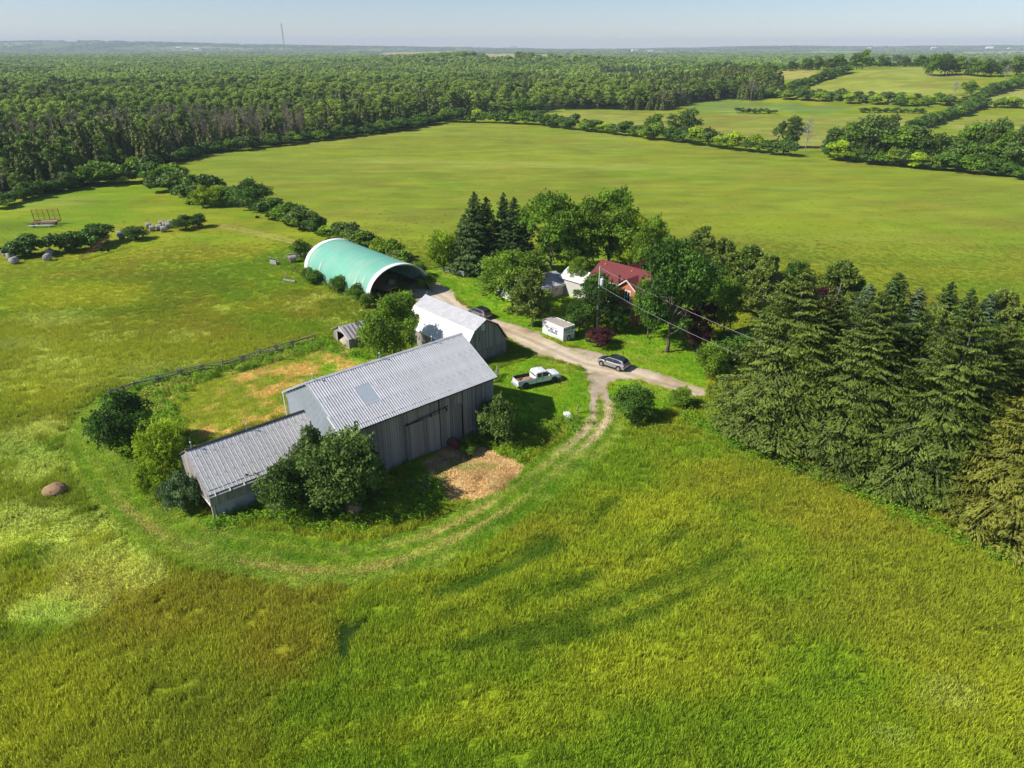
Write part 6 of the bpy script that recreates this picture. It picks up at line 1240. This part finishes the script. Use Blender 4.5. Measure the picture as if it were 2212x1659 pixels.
m = MB(); m.box(-.9, -.06, .1, .9, .06, .3); m.box(-.9, .5, .1, .9, .6, .25); m.box(-.9, -.06, .1, -.78, .6, .28); m.box(.78, -.06, .1, .9, .6, .28); simple('rusty_machine', m, M_rust, P(640, 583), -.5, 'rusty low machine frame lying by the corner of the green shelter', 'machinery')
m = MB(); m.box(-.5, -.3, .1, .5, .3, .5); m.tube((-.5, 0, .3), (.9, 0, .5), .06); m.tube((-.2, -.4, .3), (-.2, .4, .3), .3, .3, 10); simple('red_implement', m, M_rust, P(556, 471), .4, 'small rusty red implement in the grass behind the lane', 'machinery')
# hay rack
hw_ = empty('hay_rack_wagon', P(98, 488), .1, 'old red steel hay rack wagon with an open barred side in the left meadow', 'wagon'); W_, D_ = 6.2, 3.4
for k in range(6): MB().tube((-W_ / 2 + k * W_ / 5, D_ / 2, .9), (-W_ / 2 + k * W_ / 5 - .1, D_ / 2 + .1, 3.7), .07 if k in (0, 3, 5) else .045).obj('upright', M_rust, hw_)
for z in (1.5, 2.0, 2.5, 3.0, 3.4, 3.7): MB().tube((-W_ / 2, D_ / 2 + .05, z), (W_ / 2, D_ / 2 + .05, z), .035).obj('rail', M_rust, hw_)
MB().box(-W_ / 2, D_ / 2 - .2, .85, W_ / 2, D_ / 2 + .1, 1.15).obj('sill_beam', nmat('faded_red_paint', (.42, .10, .07), .8, var=.3), hw_)
for y, mt in ((.3, M_rust), (-D_ / 2 + .2, M_rust)): MB().box(-W_ / 2, y - .1, .75, W_ / 2 + .4, y + .1, .95).obj('beam', mt, hw_)
for k in range(8): MB().box(-W_ / 2 + .5 + k * .75, -D_ / 2 + .2, .96, -W_ / 2 + .62 + k * .75, .5, 1.04).obj('slat', M_haylight, hw_)
MB().box(-W_ / 2 + .3, -D_ / 2 - .35, .45, W_ / 2 - .3, -D_ / 2 - .05, .62).obj('feed_board', M_contw, hw_); MB().box(-1.2, .8, .96, 2.5, 1.1, 1.02).obj('slat', M_contw, hw_)
for x in (-2, 2):
    for y in (-1.1, 1.1): MB().tube((x, y - .1, .38), (x, y + .1, .38), .38, .38, 12).obj('wheel', M_tire, hw_)
# grain elevator
e0, e1 = P(174, 563), P(246, 536); ev = empty('rusty_elevator', e0, 0, 'long rusty bale elevator leaning into the dark shrub row', 'machinery'); d = e1 - e0; d.z = 2.6; q = Vector((-d.y, d.x, 0)).normalized() * .3
for s in (-1, 1):
    for z in (0, .4): MB().tube(tuple(q * s + Vector((0, 0, .15 + z))), tuple(d + q * s + Vector((0, 0, z))), .05, .05, 5).obj('rail', M_rust, ev)
for k in range(12): t = k / 11; c_ = d * t; MB().tube(tuple(c_ + q + Vector((0, 0, .35))), tuple(c_ - q + Vector((0, 0, .35))), .035, .035, 4).obj('rung', M_rust, ev)
for t in (.45, .6): MB().tube(tuple(d * t + q * 1.0), tuple(d * 1.0 + Vector((-3 + 3 * t, -1.5, -2.4))), .04, .04, 5).obj('strut', M_steel, ev)
for s in (-1.3, 1.3): MB().tube(tuple(d * .72 + q * s * 2 + Vector((0, 0, -1.5))), tuple(d * .72 + q * s * 2.4 + Vector((0, 0, -1.5))), .36, .36, 12).obj('wheel', M_tire, ev)
m = MB(); m.path([(0, 0, -.3), (.05, 0, 1.6), (-.05, 0, 3.6)], .16, .07, 6); m.tube((0, 0, 1.9), (-.35, 0, .9), .07, .05, 5); sn = simple('dead_snag', m, M_bark, P(482, 422), 0, 'bare broken tree snag standing up out of the leafy belt', 'dead tree'); sn.scale = (1.2, 1.2, 1.3)
# white barns and far buildings
def farm(u, v, wpx, hpx, dpx, rz, wall, roof, label, name='distant_barn', arch=False):
    p = P(u, v); k = mpp(p); L_, h, D2 = wpx / k, hpx / k, dpx / k; b = empty(name, p, rz, label, 'barn')
    if arch:
        m = MB(); m.loft([[(L_ * .5 * s - 0, D2 * .5 * math.cos(math.pi * i / 10), h * math.sin(math.pi * i / 10)) for i in range(11)] for s in (-1, 1)]); m.obj('cover', roof, b)
    else: gab(b, -L_ / 2, L_ / 2, -D2 / 2, D2 / 2, h * .55, h, 'x', wall, roof, .4, trim=None)
    return b
M_farg = nmat('far_green_steel', (.10, .40, .28), .6, var=.05)
farm(450, 123, 11, 6, 8, .2, M_white, M_fabw, 'small white arched shelter beyond the forest on the left', 'fabric_shelter', True); farm(424, 108, 12, 4, 6, .1, M_white, M_fabw, 'pale barn beyond the forest, right of two'); farm(387, 104.5, 12, 3, 5, 0, M_white, M_fabw, 'pale barn beyond the forest, left of two')
farm(1108, 106, 14, 6, 8, -.2, M_siding, M_farg, 'barn with a green roof on the wooded knoll'); farm(1093, 105, 5, 5, 5, -.2, M_siding, M_siding, 'small cream house left of the green roofed barn', 'farm_house')
farm(1371, 113, 13, 7, 9, .2, M_fabw, M_bale, 'white barn on the horizon right of the centre, largest of its farmstead'); farm(1404, 113, 12, 5, 7, -.2, M_fabw, M_galv, 'long pale barn right of the large white one on the horizon'); farm(1323, 103, 6, 3, 4, 0, M_fabw, M_fabw, 'tiny white building on the horizon, left of the farmstead')
farm(1348, 105, 5, 4, 3, 0, M_fabw, M_galv, 'tiny pale silo shed beside the horizon farmstead'); farm(2016, 106, 10, 4, 6, .1, M_fabw, M_fabw, 'white farm building on the right horizon, left of two'); farm(2136, 107, 14, 6, 8, -.1, M_fabw, M_fabw, 'white farm building on the right horizon, right of two'); farm(1878, 106, 8, 3, 5, 0, M_fabw, M_fabw, 'low white building on the horizon behind the hill field'); farm(2180, 107, 7, 4, 6, .1, M_fabw, M_bale, 'small pale house at the far right of the horizon', 'farm_house')
farm(1380, 126, 7, 5, 5, .3, M_bale, M_pipe, 'small grey house among the trees below the horizon farmstead', 'farm_house')
# communication tower
p = P(617, 124); th_ = (124 - 60) / mpp(p); tw = empty('communication_tower', p, 0, 'tall thin lattice communication tower on the left horizon', 'tower'); r0 = .9 / 1.0
tw_w = 1.3 / mpp(p)
for k in range(3): a = 2.094 * k; MB().tube((tw_w * math.cos(a), tw_w * math.sin(a), -2), (tw_w * .5 * math.cos(a), tw_w * .5 * math.sin(a), th_), tw_w * .16, tw_w * .12, 4).obj('mast_leg', M_steel, tw)
for i in range(16):
    z = th_ * i / 16; z2 = th_ * (i + 1) / 16
    m = MB()
    for k in range(3): a, b = 2.094 * (k + i), 2.094 * (k + 1 + i); f = 1 - .5 * i / 16; m.tube((tw_w * f * math.cos(a), tw_w * f * math.sin(a), z), (tw_w * f * math.cos(b), tw_w * f * math.sin(b), z2), tw_w * .1, tw_w * .1, 3)
    m.obj('cross_brace', M_steel, tw)
for z, s in ((.55, 1.3), (.62, 1.1), (.70, 1.4), (.78, 1.1), (.86, 1.3), (.93, 1.2), (.98, .9)):
    m = MB(); q = tw_w * s
    for a in (0, 2.1, 4.2): m.tube((q * math.cos(a), q * math.sin(a), th_ * z), (q * math.cos(a), q * math.sin(a), th_ * z + th_ * .035), q * .3, q * .3, 6)
    m.obj('antenna', M_white, tw)
# ------------------------------------------------------------------ haze
M_haze = bpy.data.materials.new('haze'); M_haze.use_nodes = True; n = M_haze.node_tree; n.nodes.clear(); o_ = n.nodes.new('ShaderNodeOutputMaterial'); v_ = n.nodes.new('ShaderNodeVolumePrincipled')
v_.inputs["Color"].default_value = (.76, .88, 1.0, 1); v_.inputs['Density'].default_value = HAZE; v_.inputs['Anisotropy'].default_value = 0.0; n.links.new(v_.outputs[0], o_.inputs['Volume'])
hz_ = MB().box(-13500, -400, -60, 13500, 13500, 170).obj('haze', M_haze); hz_['kind'] = 'stuff'
